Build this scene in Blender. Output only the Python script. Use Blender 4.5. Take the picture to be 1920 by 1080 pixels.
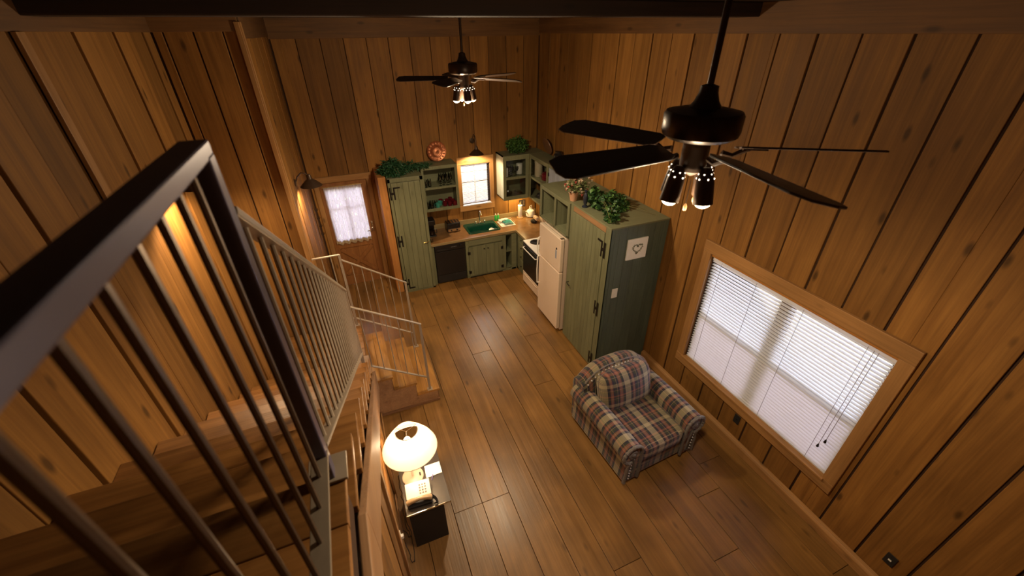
import bpy, math, random
from mathutils import Vector, Matrix
random.seed(7)
PI = math.pi
S = bpy.context.scene
COL = S.collection
for o in list(bpy.data.objects):
    bpy.data.objects.remove(o)

# ------------------------------------------------------------------ camera
CAM_YAW, CAM_PITCH, CAM_ROLL, CAM_F = 0.380603604, 0.559589015, -0.010507501, 768.916
cam_d = bpy.data.cameras.new('camera')
cam = bpy.data.objects.new('camera', cam_d); COL.objects.link(cam)
ct, st = math.cos(CAM_YAW), math.sin(CAM_YAW); cp, sp = math.cos(CAM_PITCH), math.sin(CAM_PITCH)
cr, sr = math.cos(CAM_ROLL), math.sin(CAM_ROLL)
fw = Vector((st*cp, ct*cp, -sp)); ri = Vector((ct, -st, 0)); up = ri.cross(fw)
r1 = cr*ri + sr*up; u1 = -sr*ri + cr*up
cam.matrix_world = Matrix(((r1.x, u1.x, -fw.x, 0), (r1.y, u1.y, -fw.y, 0), (r1.z, u1.z, -fw.z, 4.4), (0, 0, 0, 1)))
cam_d.sensor_width = 36; cam_d.lens = CAM_F/1920*36; cam_d.clip_start = 0.02
cam_d.dof.use_dof = True; cam_d.dof.focus_distance = 5.0; cam_d.dof.aperture_fstop = 2.4
S.camera = cam
# ------------------------------------------------------------------ world, exposure, lamps
w = bpy.data.worlds.new('sky'); S.world = w; w.use_nodes = True
w.node_tree.nodes['Background'].inputs[0].default_value = (0.80, 0.84, 1.0, 1)
w.node_tree.nodes['Background'].inputs[1].default_value = 13.0
S.view_settings.view_transform = 'Standard'; S.view_settings.look = 'None'
S.view_settings.exposure = 0.0; S.view_settings.gamma = 1; S.view_settings.use_curve_mapping = False
WARM = (1.0, 0.77, 0.49)
FAN_W, LAMP_W, SCONCE_W = 35.0, 54.0, 66.0

def light(name, kind, loc, power, soft=0.03, color=WARM, **kw):
    d = bpy.data.lights.new(name, kind); d.energy = power; d.color = color
    d.shadow_soft_size = soft
    for k, v in kw.items(): setattr(d, k, v)
    o = bpy.data.objects.new(name, d); COL.objects.link(o); o.location = loc
    return o

# ------------------------------------------------------------------ materials
MATS = {}
def newmat(name):
    m = bpy.data.materials.new(name); m.use_nodes = True
    nt = m.node_tree; b = nt.nodes['Principled BSDF']
    MATS[name] = m
    return m, nt, b
def plain(name, col, rough=0.5, metal=0.0, noise=0.08, scale=30, bump=0.0, trans=0.0, spec=None, emit=None, es=0):
    m, nt, b = newmat(name)
    N, L = nt.nodes.new, nt.links.new
    tc = N('ShaderNodeTexCoord'); n = N('ShaderNodeTexNoise'); n.inputs['Scale'].default_value = scale
    n.inputs['Detail'].default_value = 4
    L(tc.outputs['Object'], n.inputs['Vector'])
    mr = N('ShaderNodeMapRange'); mr.inputs[3].default_value = 1-noise; mr.inputs[4].default_value = 1+noise
    L(n.outputs['Fac'], mr.inputs[0])
    mx = N('ShaderNodeMix'); mx.data_type = 'RGBA'; mx.blend_type = 'MULTIPLY'; mx.inputs[0].default_value = 1
    mx.inputs[6].default_value = (*col, 1); L(mr.outputs[0], mx.inputs[7])
    L(mx.outputs[2], b.inputs['Base Color'])
    b.inputs['Roughness'].default_value = rough; b.inputs['Metallic'].default_value = metal
    if trans: b.inputs['Transmission Weight'].default_value = trans
    if emit: b.inputs['Emission Color'].default_value = (*emit, 1); b.inputs['Emission Strength'].default_value = es
    if bump:
        bp = N('ShaderNodeBump'); bp.inputs['Strength'].default_value = bump; bp.inputs['Distance'].default_value = 0.004
        L(n.outputs['Fac'], bp.inputs['Height']); L(bp.outputs[0], b.inputs['Normal'])
    return m
def wood(name, c1, c2, axis='Z', rough=0.55, knots=0.6, var=0.25, grain=12.0, knotcol=None, wear=0.0, bump=0.25, spec=0.5, soft=0.0):
    m, nt, b = newmat(name)
    N, L = nt.nodes.new, nt.links.new
    tc = N('ShaderNodeTexCoord'); oi = N('ShaderNodeObjectInfo')
    sc = N('ShaderNodeVectorMath'); sc.operation = 'SCALE'; sc.inputs[0].default_value = (31, 57, 43)
    L(oi.outputs['Random'], sc.inputs[3])
    ad = N('ShaderNodeVectorMath'); ad.operation = 'ADD'; L(tc.outputs['Object'], ad.inputs[0]); L(sc.outputs[0], ad.inputs[1])
    def mapped(ac, al):
        mp = N('ShaderNodeMapping'); s = [ac, ac, ac]; s['XYZ'.index(axis)] = al
        mp.inputs['Scale'].default_value = s; L(ad.outputs[0], mp.inputs['Vector']); return mp
    mp = mapped(grain, grain*0.06)
    n = N('ShaderNodeTexNoise'); n.inputs['Scale'].default_value = 1.0; n.inputs['Detail'].default_value = 7
    n.inputs['Roughness'].default_value = 0.62; n.inputs['Distortion'].default_value = 0.7
    L(mp.outputs[0], n.inputs['Vector'])
    rp = N('ShaderNodeValToRGB'); e = rp.color_ramp.elements
    e[0].position = 0.30; e[0].color = (*c2, 1); e[1].position = 0.68; e[1].color = (*c1, 1)
    L(n.outputs['Fac'], rp.inputs[0])
    # fine dark grain streaks
    mf = mapped(grain*6, grain*0.10)
    nf = N('ShaderNodeTexNoise'); nf.inputs['Scale'].default_value = 1.0; nf.inputs['Detail'].default_value = 3
    L(mf.outputs[0], nf.inputs['Vector'])
    fr = N('ShaderNodeMapRange'); fr.inputs[1].default_value = 0.35; fr.inputs[2].default_value = 0.6
    fr.inputs[3].default_value = 0.88; fr.inputs[4].default_value = 1.04; L(nf.outputs['Fac'], fr.inputs[0])
    mg = N('ShaderNodeMix'); mg.data_type = 'RGBA'; mg.blend_type = 'MULTIPLY'; mg.inputs[0].default_value = 1
    L(rp.outputs[0], mg.inputs[6]); L(fr.outputs[0], mg.inputs[7])
    # knots
    mk = mapped(5.6, 2.1)
    vo = N('ShaderNodeTexVoronoi'); vo.inputs['Scale'].default_value = 1.0; L(mk.outputs[0], vo.inputs['Vector'])
    kr = N('ShaderNodeMapRange'); kr.inputs[1].default_value = 0.06; kr.inputs[2].default_value = 0.15
    kr.inputs[3].default_value = knots; kr.inputs[4].default_value = 0.0; L(vo.outputs['Distance'], kr.inputs[0])
    mx = N('ShaderNodeMix'); mx.data_type = 'RGBA'; L(kr.outputs[0], mx.inputs[0])
    L(mg.outputs[2], mx.inputs[6]); mx.inputs[7].default_value = (*(knotcol or tuple(x*0.22 for x in c2)), 1)
    # large stains
    ns = N('ShaderNodeTexNoise'); ns.inputs['Scale'].default_value = 1.6; ns.inputs['Detail'].default_value = 3
    L(ad.outputs[0], ns.inputs['Vector'])
    sr_ = N('ShaderNodeMapRange'); sr_.inputs[1].default_value = 0.3; sr_.inputs[2].default_value = 0.7
    sr_.inputs[3].default_value = 1-wear-0.12; sr_.inputs[4].default_value = 1.1; L(ns.outputs['Fac'], sr_.inputs[0])
    # board to board variation
    vr = N('ShaderNodeMapRange'); vr.inputs[3].default_value = 1-var; vr.inputs[4].default_value = 1+var*0.7
    L(oi.outputs['Random'], vr.inputs[0])
    mu = N('ShaderNodeMath'); mu.operation = 'MULTIPLY'; L(sr_.outputs[0], mu.inputs[0]); L(vr.outputs[0], mu.inputs[1])
    hs = N('ShaderNodeHueSaturation'); L(mx.outputs[2], hs.inputs['Color']); L(mu.outputs[0], hs.inputs['Value'])
    L(hs.outputs[0], b.inputs['Base Color'])
    rr = N('ShaderNodeMapRange'); rr.inputs[3].default_value = rough-0.1; rr.inputs[4].default_value = rough+0.12
    L(n.outputs['Fac'], rr.inputs[0]); L(rr.outputs[0], b.inputs['Roughness'])
    b.inputs['Specular IOR Level'].default_value = spec
    bp = N('ShaderNodeBump'); bp.inputs['Strength'].default_value = bump; bp.inputs['Distance'].default_value = 0.003
    L(nf.outputs['Fac'], bp.inputs['Height']); L(bp.outputs[0], b.inputs['Normal'])
    return m
C1, C2 = (0.335, 0.155, 0.035), (0.205, 0.088, 0.019)
WZ = wood('pine_vertical', C1, C2, 'Z', 0.62, 0.75, 0.30, spec=0.3)
WX = wood('pine_along_x', C1, C2, 'X', 0.62, 0.7, 0.2, spec=0.3)
WY = wood('pine_along_y', C1, C2, 'Y', 0.62, 0.7, 0.2, spec=0.3)
TRX = wood('pine_trim_x', (0.43, 0.225, 0.078), (0.29, 0.14, 0.045), 'X', 0.5, 0.6, 0.1)
TRY = wood('pine_trim_y', (0.40, 0.205, 0.070), (0.27, 0.13, 0.042), 'Y', 0.5, 0.6, 0.1)
TRZ = wood('pine_trim_z', (0.43, 0.22, 0.075), (0.29, 0.14, 0.044), 'Z', 0.5, 0.6, 0.1)
CRX = wood('crown_wood_x', (0.20, 0.092, 0.026), (0.12, 0.052, 0.014), 'X', 0.65, 0.6, 0.1)
CRY = wood('crown_wood_y', (0.16, 0.072, 0.020), (0.10, 0.042, 0.012), 'Y', 0.65, 0.6, 0.1)
DARKGAP = plain('shadow_gap_board', (0.045, 0.018, 0.006), 0.9)
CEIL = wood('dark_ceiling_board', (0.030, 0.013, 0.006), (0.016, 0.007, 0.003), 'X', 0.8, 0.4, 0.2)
FLR = wood('floor_plank_wood', (0.285, 0.140, 0.036), (0.185, 0.088, 0.022), 'Y', 0.34, 0.6, 0.10, grain=9, wear=0.25, bump=0.35)
TREAD = wood('worn_tread_wood', (0.46, 0.225, 0.045), (0.26, 0.105, 0.020), 'Y', 0.4, 0.5, 0.18, wear=0.25)
TREADX = wood('worn_tread_wood_x', (0.36, 0.165, 0.045), (0.20, 0.080, 0.020), 'X', 0.4, 0.5, 0.25, wear=0.25)
STRING = wood('stringer_wood', (0.36, 0.20, 0.10), (0.24, 0.12, 0.055), 'Y', 0.5, 0.3, 0.08)
RISER = wood('riser_wood', (0.28, 0.14, 0.07), (0.18, 0.085, 0.04), 'X', 0.55, 0.3, 0.1)
GREEN = wood('green_painted_board', (0.200, 0.205, 0.115), (0.160, 0.168, 0.092), 'Z', 0.5, 0.5, 0.07, grain=16, knotcol=(0.09, 0.095, 0.05), bump=0.15)
GREENX = wood('green_painted_rail', (0.200, 0.205, 0.115), (0.168, 0.174, 0.096), 'X', 0.5, 0.3, 0.05, grain=16, knotcol=(0.09, 0.095, 0.05), bump=0.15)
GREENY = wood('green_painted_rail_y', (0.200, 0.205, 0.115), (0.168, 0.174, 0.096), 'Y', 0.5, 0.3, 0.05, grain=16, knotcol=(0.09, 0.095, 0.05), bump=0.15)
GREEN_SHADED = wood('green_side_board_cool_shade', (0.105, 0.135, 0.100), (0.078, 0.105, 0.080), 'Z', 0.5, 0.5, 0.10, grain=14, knotcol=(0.03, 0.05, 0.035), bump=0.15)  # darker teal copy of the green: cool shade on the closet side as colour
DKGREEN = plain('cabinet_inside', (0.060, 0.065, 0.035), 0.7)
BLUELIT = wood('board_with_blue_daylight', (0.33, 0.36, 0.42), (0.27, 0.29, 0.34), 'Z', 0.5, 0.3, 0.05, grain=16)  # bluish daylight falling on the door is put into the board colour
COUNTER = plain('mottled_laminate', (0.205, 0.105, 0.042), 0.24, noise=0.55, scale=7)
CEDGE = wood('counter_edge_wood', (0.36, 0.27, 0.13), (0.26, 0.18, 0.08), 'X', 0.4, 0.2, 0.05)
BLACK = plain('black_plastic', (0.012, 0.011, 0.012), 0.28)
BLACKM = plain('black_matte', (0.014, 0.012, 0.012), 0.6)
IRON = plain('black_iron', (0.020, 0.016, 0.014), 0.5, 0.6)
BRONZE = plain('dark_bronze', (0.055, 0.032, 0.020), 0.36, 0.4)
BLADE = wood('dark_fan_blade', (0.045, 0.024, 0.016), (0.028, 0.015, 0.010), 'X', 0.35, 0.1, 0.05)
STEEL = plain('beige_painted_steel', (0.36, 0.29, 0.22), 0.40, 0.2)
STEELD = plain('brown_painted_steel', (0.17, 0.12, 0.085), 0.35, 0.4)
CHROME = plain('chrome', (0.75, 0.74, 0.72), 0.15, 1.0, noise=0.02)
BRASS = plain('brass', (0.60, 0.42, 0.15), 0.3, 1.0)
ALMOND = plain('almond_enamel', (0.80, 0.64, 0.50), 0.35, noise=0.02)
WHITE = plain('white_plastic', (0.85, 0.82, 0.76), 0.4, noise=0.02)
PAPER = plain('white_paper', (0.88, 0.86, 0.82), 0.8, noise=0.02)
SINKG = plain('green_enamel', (0.004, 0.045, 0.028), 0.15, noise=0.1)
TEAL = plain('teal_ceramic', (0.05, 0.26, 0.20), 0.3)
TEALC = plain('teal_cloth', (0.03, 0.20, 0.18), 0.9, bump=0.4)
RED = plain('red_ceramic', (0.105, 0.007, 0.012), 0.2)
BLUE = plain('blue_sponge', (0.03, 0.22, 0.45), 0.8)
COPPER = plain('hammered_copper', (0.52, 0.20, 0.10), 0.35, 0.85, noise=0.25, scale=60, bump=0.6)
TERRA = plain('pale_terracotta', (0.62, 0.33, 0.20), 0.7)
LEAF = plain('dark_leaf', (0.022, 0.065, 0.018), 0.5, noise=0.5, scale=18)
LEAFB = plain('bright_leaf', (0.070, 0.155, 0.032), 0.5, noise=0.5, scale=18)
PINE = plain('blue_green_needles', (0.020, 0.080, 0.030), 0.6, noise=0.5, scale=25)
PETAL = plain('cream_petal', (0.55, 0.42, 0.30), 0.7, noise=0.3)
PETALR = plain('rust_red_petal', (0.42, 0.07, 0.05), 0.7, noise=0.3)
STEM = plain('dry_stem', (0.16, 0.14, 0.05), 0.8)
SOAP = plain('green_soap', (0.04, 0.42, 0.08), 0.2)
CANE = plain('natural_wood', (0.45, 0.24, 0.10), 0.6)
def glassmat(name, col, rough=0.0):
    m, nt, b = newmat(name); nt.nodes.remove(b)
    out = [n for n in nt.nodes if n.type == 'OUTPUT_MATERIAL'][0]
    t = nt.nodes.new('ShaderNodeBsdfTransparent'); t.inputs[0].default_value = (*col, 1)
    g = nt.nodes.new('ShaderNodeBsdfGlossy'); g.inputs['Roughness'].default_value = 0.05
    fr = nt.nodes.new('ShaderNodeFresnel'); fr.inputs[0].default_value = 1.5
    mx = nt.nodes.new('ShaderNodeMixShader')
    nt.links.new(fr.outputs[0], mx.inputs[0]); nt.links.new(t.outputs[0], mx.inputs[1]); nt.links.new(g.outputs[0], mx.inputs[2])
    nt.links.new(mx.outputs[0], out.inputs[0]); return m
GLASS = glassmat('clear_glass', (0.93, 0.95, 0.95))
SCREEN = glassmat('insect_screen', (0.86, 0.78, 0.78))
def translucent(name, col, tcol, fac, holes=None):
    m, nt, b = newmat(name); nt.nodes.remove(b)
    out = [n for n in nt.nodes if n.type == 'OUTPUT_MATERIAL'][0]
    d = nt.nodes.new('ShaderNodeBsdfDiffuse'); d.inputs[0].default_value = (*col, 1)
    t = nt.nodes.new('ShaderNodeBsdfTranslucent'); t.inputs[0].default_value = (*tcol, 1)
    mx = nt.nodes.new('ShaderNodeMixShader'); mx.inputs[0].default_value = fac
    nt.links.new(d.outputs[0], mx.inputs[1]); nt.links.new(t.outputs[0], mx.inputs[2])
    last = mx.outputs[0]
    if holes:
        tc = nt.nodes.new('ShaderNodeTexCoord'); mp = nt.nodes.new('ShaderNodeMapping')
        mp.inputs['Scale'].default_value = holes[0]; nt.links.new(tc.outputs['Object'], mp.inputs['Vector'])
        n = nt.nodes.new('ShaderNodeTexNoise'); n.inputs['Scale'].default_value = 1; n.inputs['Detail'].default_value = 3
        nt.links.new(mp.outputs[0], n.inputs['Vector'])
        mr = nt.nodes.new('ShaderNodeMapRange'); mr.inputs[1].default_value = holes[1]; mr.inputs[2].default_value = holes[2]
        nt.links.new(n.outputs['Fac'], mr.inputs[0])
        tr = nt.nodes.new('ShaderNodeBsdfTransparent'); m2 = nt.nodes.new('ShaderNodeMixShader')
        nt.links.new(mr.outputs[0], m2.inputs[0]); nt.links.new(last, m2.inputs[1]); nt.links.new(tr.outputs[0], m2.inputs[2])
        last = m2.outputs[0]
    nt.links.new(last, out.inputs[0]); return m
SLAT = translucent('white_blind_slat', (0.82, 0.82, 0.86), (0.80, 0.82, 0.90), 0.25)
SHADE = translucent('cream_lamp_shade', (0.85, 0.74, 0.55), (0.95, 0.80, 0.56), 0.45)
LACE = translucent('lace_curtain_cloth', (0.66, 0.60, 0.60), (0.62, 0.54, 0.58), 0.45, ((70, 20, 10), 0.56, 0.72))
def emis(name, col, s):
    m, nt, b = newmat(name)
    b.inputs['Base Color'].default_value = (*col, 1)
    b.inputs['Emission Color'].default_value = (*col, 1); b.inputs['Emission Strength'].default_value = s
    return m
BULB = emis('lit_bulb', (1.0, 0.80, 0.55), 14.0)
def plaid():
    m, nt, b = newmat('plaid_upholstery'); N, L = nt.nodes.new, nt.links.new
    uv = N('ShaderNodeUVMap'); sp_ = N('ShaderNodeSeparateXYZ'); L(uv.outputs[0], sp_.inputs[0])
    def band(sock, period, off, stops):
        a = N('ShaderNodeMath'); a.operation = 'MULTIPLY_ADD'; a.inputs[1].default_value = 1/period; a.inputs[2].default_value = off
        L(sock, a.inputs[0]); f = N('ShaderNodeMath'); f.operation = 'FRACT'; L(a.outputs[0], f.inputs[0])
        r = N('ShaderNodeValToRGB'); r.color_ramp.interpolation = 'CONSTANT'
        el = r.color_ramp.elements; el[0].position = stops[0][0]; el[0].color = (*stops[0][1], 1)
        el[1].position = stops[1][0]; el[1].color = (*stops[1][1], 1)
        for p, c in stops[2:]:
            x = el.new(p); x.color = (*c, 1)
        L(f.outputs[0], r.inputs[0]); return r
    cr_, nv, ru, gr, tn = (0.34, 0.28, 0.17), (0.020, 0.018, 0.036), (0.25, 0.085, 0.055), (0.035, 0.042, 0.022), (0.26, 0.18, 0.12)
    stops = [(0, cr_), (0.26, nv), (0.36, ru), (0.41, tn), (0.43, ru), (0.48, nv), (0.56, gr), (0.64, tn), (0.66, nv), (0.74, ru), (0.80, tn), (0.82, ru), (0.88, gr), (0.93, nv)]
    a = band(sp_.outputs[0], 0.30, 0.15, stops); c = band(sp_.outputs[1], 0.26, 0.35, [(0, cr_), (0.16, nv), (0.30, gr), (0.42, tn), (0.44, gr), (0.52, ru), (0.60, nv), (0.74, gr), (0.84, tn), (0.86, nv)])
    def weave(sock, s):
        w_ = N('ShaderNodeMath'); w_.operation = 'MULTIPLY'; w_.inputs[1].default_value = s; L(sock, w_.inputs[0])
        k = N('ShaderNodeMath'); k.operation = 'SINE'; L(w_.outputs[0], k.inputs[0]); return k
    k1, k2 = weave(sp_.outputs[0], 800), weave(sp_.outputs[1], 800)
    mm = N('ShaderNodeMath'); mm.operation = 'SUBTRACT'; L(k1.outputs[0], mm.inputs[0]); L(k2.outputs[0], mm.inputs[1])
    mr = N('ShaderNodeMapRange'); mr.inputs[1].default_value = -1.2; mr.inputs[2].default_value = 1.2
    mr.inputs[3].default_value = 0.12; mr.inputs[4].default_value = 0.72; L(mm.outputs[0], mr.inputs[0])
    mx = N('ShaderNodeMix'); mx.data_type = 'RGBA'; L(mr.outputs[0], mx.inputs[0])
    L(a.outputs[0], mx.inputs[6]); L(c.outputs[0], mx.inputs[7]); L(mx.outputs[2], b.inputs['Base Color'])
    b.inputs['Roughness'].default_value = 0.9
    b.inputs['Sheen Weight'].default_value = 0.15
    return m
PLAID = plaid()
FRILL = plain('grey_tweed_piping', (0.16, 0.14, 0.13), 0.9, noise=0.5, scale=90, bump=0.6)

# ------------------------------------------------------------------ mesh builder
class MB:
    def __init__(s): s.v = []; s.f = []; s.uv = {}; s.mi = []
    def add(s, vs, fs, uvs=None, M=None, mi=0):
        b = len(s.v)
        s.v += [tuple(M @ Vector(p)) if M is not None else tuple(p) for p in vs]
        for i, f in enumerate(fs):
            if uvs: s.uv[len(s.f)] = uvs[i]
            s.f.append(tuple(b+k for k in f)); s.mi.append(mi)
        return s
    def box(s, x0, x1, y0, y1, z0, z1, M=None, mi=0):
        if x0 > x1: x0, x1 = x1, x0
        if y0 > y1: y0, y1 = y1, y0
        if z0 > z1: z0, z1 = z1, z0
        vs = [(x, y, z) for z in (z0, z1) for y in (y0, y1) for x in (x0, x1)]
        return s.add(vs, [(0, 2, 3, 1), (4, 5, 7, 6), (0, 1, 5, 4), (2, 6, 7, 3), (0, 4, 6, 2), (1, 3, 7, 5)], None, M, mi)
    def prism(s, poly, axis, a, b, mi=0, M=None):
        # poly: 2-D points in the two other axes (in xyz order)
        def P(p, t):
            q = list(p); q.insert('XYZ'.index(axis), t); return tuple(q)
        n = len(poly); vs = [P(p, a) for p in poly]+[P(p, b) for p in poly]
        fs = [tuple(range(n))[::-1], tuple(range(n, 2*n))]+[(i, (i+1) % n, n+(i+1) % n, n+i) for i in range(n)]
        return s.add(vs, fs, None, M, mi)
    def tube(s, pts, r, n=8, M=None, mi=0, closed=False):
        pts = [Vector(p) for p in pts]; m = len(pts); rs = r if isinstance(r, (list, tuple)) else [r]*m
        vs = []; pn = None
        for i, p in enumerate(pts):
            if closed: t = pts[(i+1) % m]-pts[i-1]
            else: t = pts[min(i+1, m-1)]-pts[max(i-1, 0)]
            t.normalize()
            if pn is None:
                a = Vector((0, 0, 1)) if abs(t.z) < 0.9 else Vector((1, 0, 0)); pn = t.cross(a).normalized()
            else: pn = (pn-t*pn.dot(t)).normalized()
            q = t.cross(pn)
            for k in range(n):
                an = 2*PI*k/n; vs.append(tuple(p+(pn*math.cos(an)+q*math.sin(an))*rs[i]))
        fs = []
        for i in range(m if closed else m-1):
            for k in range(n):
                a, b = i*n+k, i*n+(k+1) % n; j = ((i+1) % m)*n
                fs.append((a, b, j+(k+1) % n, j+k))
        if not closed: fs += [tuple(range(n))[::-1], tuple((m-1)*n+k for k in range(n))]
        return s.add(vs, fs, None, M, mi)
    def lathe(s, prof, n=20, c=(0, 0, 0), M=None, mi=0, caps=True):
        vs = []
        for r, z in prof:
            for k in range(n):
                a = 2*PI*k/n; vs.append((c[0]+r*math.cos(a), c[1]+r*math.sin(a), c[2]+z))
        fs = [(i*n+k, i*n+(k+1) % n, (i+1)*n+(k+1) % n, (i+1)*n+k) for i in range(len(prof)-1) for k in range(n)]
        if caps:
            if prof[0][0] > 1e-5: fs.append(tuple(range(n))[::-1])
            if prof[-1][0] > 1e-5: fs.append(tuple((len(prof)-1)*n+k for k in range(n)))
        return s.add(vs, fs, None, M, mi)
    def grid(s, rows, uvrows=None, M=None, mi=0, wrap=False):
        m, n = len(rows), len(rows[0]); vs = [p for r in rows for p in r]; fs = []; uvs = []
        for i in range(m-1):
            for k in range(n if wrap else n-1):
                k2 = (k+1) % n
                fs.append((i*n+k, i*n+k2, (i+1)*n+k2, (i+1)*n+k))
                if uvrows: uvs.append((uvrows[i][k], uvrows[i][k+1], uvrows[i+1][k+1], uvrows[i+1][k]))
        return s.add(vs, fs, uvs if uvrows else None, M, mi)
    def ball(s, c, r, n=8, m=6, sc=(1, 1, 1), M=None, mi=0):
        pr = []
        for i in range(m+1):
            a = PI*i/m; pr.append((r*math.sin(a)+1e-6, -r*math.cos(a)))
        vs = []
        for rr, z in pr:
            for k in range(n):
                t = 2*PI*k/n; vs.append((c[0]+rr*math.cos(t)*sc[0], c[1]+rr*math.sin(t)*sc[1], c[2]+z*sc[2]))
        fs = [(i*n+k, i*n+(k+1) % n, (i+1)*n+(k+1) % n, (i+1)*n+k) for i in range(m) for k in range(n)]
        return s.add(vs, fs, None, M, mi)
    def mesh(s, name, mats, origin=(0, 0, 0), smooth=False):
        me = bpy.data.meshes.new(name)
        ox, oy, oz = origin
        me.from_pydata([(x-ox, y-oy, z-oz) for x, y, z in s.v], [], s.f)
        for m in mats: me.materials.append(m)
        if any(s.mi): me.polygons.foreach_set('material_index', s.mi)
        if s.uv:
            ul = me.uv_layers.new(name='UVMap')
            for fi, uvs in s.uv.items():
                for k, li in enumerate(me.polygons[fi].loop_indices): ul.data[li].uv = uvs[k]
        if smooth:
            me.polygons.foreach_set('use_smooth', [True]*len(me.polygons))
        me.update(); return me
    def obj(s, name, mat, parent=None, smooth=False, bevel=0, world=True, label=None, kind=None, local=None, auto=False):
        """world=True: geometry given in world axes; object origin put at its own centre"""
        mats = mat if isinstance(mat, (list, tuple)) else [mat]
        if world:
            lo = [min(p[i] for p in s.v) for i in range(3)]; hi = [max(p[i] for p in s.v) for i in range(3)]
            org = [(a+b)/2 for a, b in zip(lo, hi)]; org[2] = lo[2]
            me = s.mesh(name, mats, org, smooth)
            o = bpy.data.objects.new(name, me); COL.objects.link(o)
            if parent is not None:
                o.parent = parent; pl = wloc(parent); o.location = [a-b for a, b in zip(org, pl)]
            else: o.location = org
            WL[o.name] = tuple(org)
        else:
            me = s.mesh(name, mats, (0, 0, 0), smooth)
            o = bpy.data.objects.new(name, me); COL.objects.link(o)
            if parent is not None: o.parent = parent
        if smooth or auto:
            me.polygons.foreach_set('use_smooth', [True]*len(me.polygons))
            md = o.modifiers.new('edge', 'EDGE_SPLIT'); md.split_angle = math.radians(38); md.use_edge_sharp = False
        if bevel:
            md = o.modifiers.new('bevel', 'BEVEL'); md.width = bevel; md.segments = 2; md.limit_method = 'ANGLE'
        if label: o['label'] = label
        if kind: o['kind'] = kind
        return o
WL = {}
def wloc(o): return WL.get(o.name, (0, 0, 0))
def thing(name, label, cat, loc=(0, 0, 0), rot=0, group=None):
    o = bpy.data.objects.new(name, None); COL.objects.link(o); o.empty_display_size = 0.05
    o.location = loc; o.rotation_euler = (0, 0, rot); WL[o.name] = tuple(loc)
    return tag(o, label, cat, group)
def tag(o, label, cat, group=None):
    o['label'] = label; o['category'] = cat
    if group: o['group'] = group
    return o
def struct(o): o['kind'] = 'structure'; return o
def copy_tree(o, parent=None):
    c = o.copy(); COL.objects.link(c)
    if parent is not None: c.parent = parent
    for ch in list(o.children): copy_tree(ch, c)
    return c
def B(*a): return MB().box(*a)
def rotM(ax, ang, loc=(0, 0, 0)): return Matrix.Translation(loc) @ Matrix.Rotation(ang, 4, ax)

# ------------------------------------------------------------------ setting
XR, YB, XL, XA, YW, HC = 3.78, 7.95, -1.40, -0.67, 5.30, 4.60
YF = -1.8; RY = 5.25
def boards(parent, axis, lo, hi, first, pitch, fixed, z0, z1, mat, holes=(), thick=0.022, gap=0.014, sgn=-1, zvar=0.0, name='plank'):
    """vertical boards on a wall; axis is the wall's long axis; fixed = plane of the backing"""
    a = first
    while a > lo+1e-4: a -= pitch
    i = 0
    while a < hi-0.02:
        b0, b1 = max(a, lo)+gap/2, min(a+pitch, hi)-gap/2
        i += 1; a += pitch
        if b1-b0 < 0.03: continue
        t = thick*(1.0 if i % 2 else 0.72)
        cuts = [(b0, b1, z0, z1)]
        for (h0, h1, hz0, hz1) in holes:
            new = []
            for (c0, c1, d0, d1) in cuts:
                if h1 <= c0 or h0 >= c1 or hz1 <= d0 or hz0 >= d1: new.append((c0, c1, d0, d1)); continue
                if h0 > c0: new.append((c0, h0, d0, d1))
                if h1 < c1: new.append((h1, c1, d0, d1))
                m0, m1 = max(c0, h0), min(c1, h1)
                if hz0 > d0: new.append((m0, m1, d0, hz0))
                if hz1 < d1: new.append((m0, m1, hz1, d1))
            cuts = new
        if not cuts: continue
        m = MB()
        for (c0, c1, d0, d1) in cuts:
            f0, f1 = sorted((fixed, fixed+sgn*t))
            if axis == 'Y': m.box(f0, f1, c0, c1, d0, d1)
            else: m.box(c0, c1, f0, f1, d0, d1)
        m.obj(name, mat, parent, bevel=0.004)

# floor
m = MB(); m.box(XL-0.1, XR+0.1, YF-0.1, YB+0.1, -0.12, -0.022)
floor = struct(m.obj('floor', DARKGAP))
fx = -0.007-0.318*4; k = 0
rf = random.Random(3)
joints = {1: [2.52], 2: [2.52, 5.9], 6: [3.90], 0: [5.6], 3: [0.6, 6.5], 4: [-0.4, 4.9], 5: [1.4, 6.2], 7: [0.3, 5.0], 8: [1.1, 4.4]}
while fx < XR:
    idx = round((fx+0.007)/0.318)
    ys = sorted([YF]+joints.get(idx, [rf.uniform(0, 2), rf.uniform(4, 6)])+[YB])
    x0, x1 = max(fx, XL)+0.0025, min(fx+0.318, XR)-0.0025
    if x1-x0 > 0.04:
        for a, b in zip(ys[:-1], ys[1:]):
            B(x0, x1, a+0.002, b-0.002, -0.022, rf.uniform(-0.0015, 0.0)).obj('floor_plank', FLR, floor, bevel=0.0025)
    fx += 0.318
# ceiling
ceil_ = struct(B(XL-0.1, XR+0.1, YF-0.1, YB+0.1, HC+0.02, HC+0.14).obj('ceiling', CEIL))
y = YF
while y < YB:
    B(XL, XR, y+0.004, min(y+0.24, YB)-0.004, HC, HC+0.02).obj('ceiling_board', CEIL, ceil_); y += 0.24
struct(B(XL, XR, 3.27, 3.52, HC-0.11, HC).obj('trim_1', CEIL, bevel=0.01))
struct(B(XL, XR, 6.6, 6.8, HC-0.02, HC).obj('trim_2', CEIL, bevel=0.004))

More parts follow.
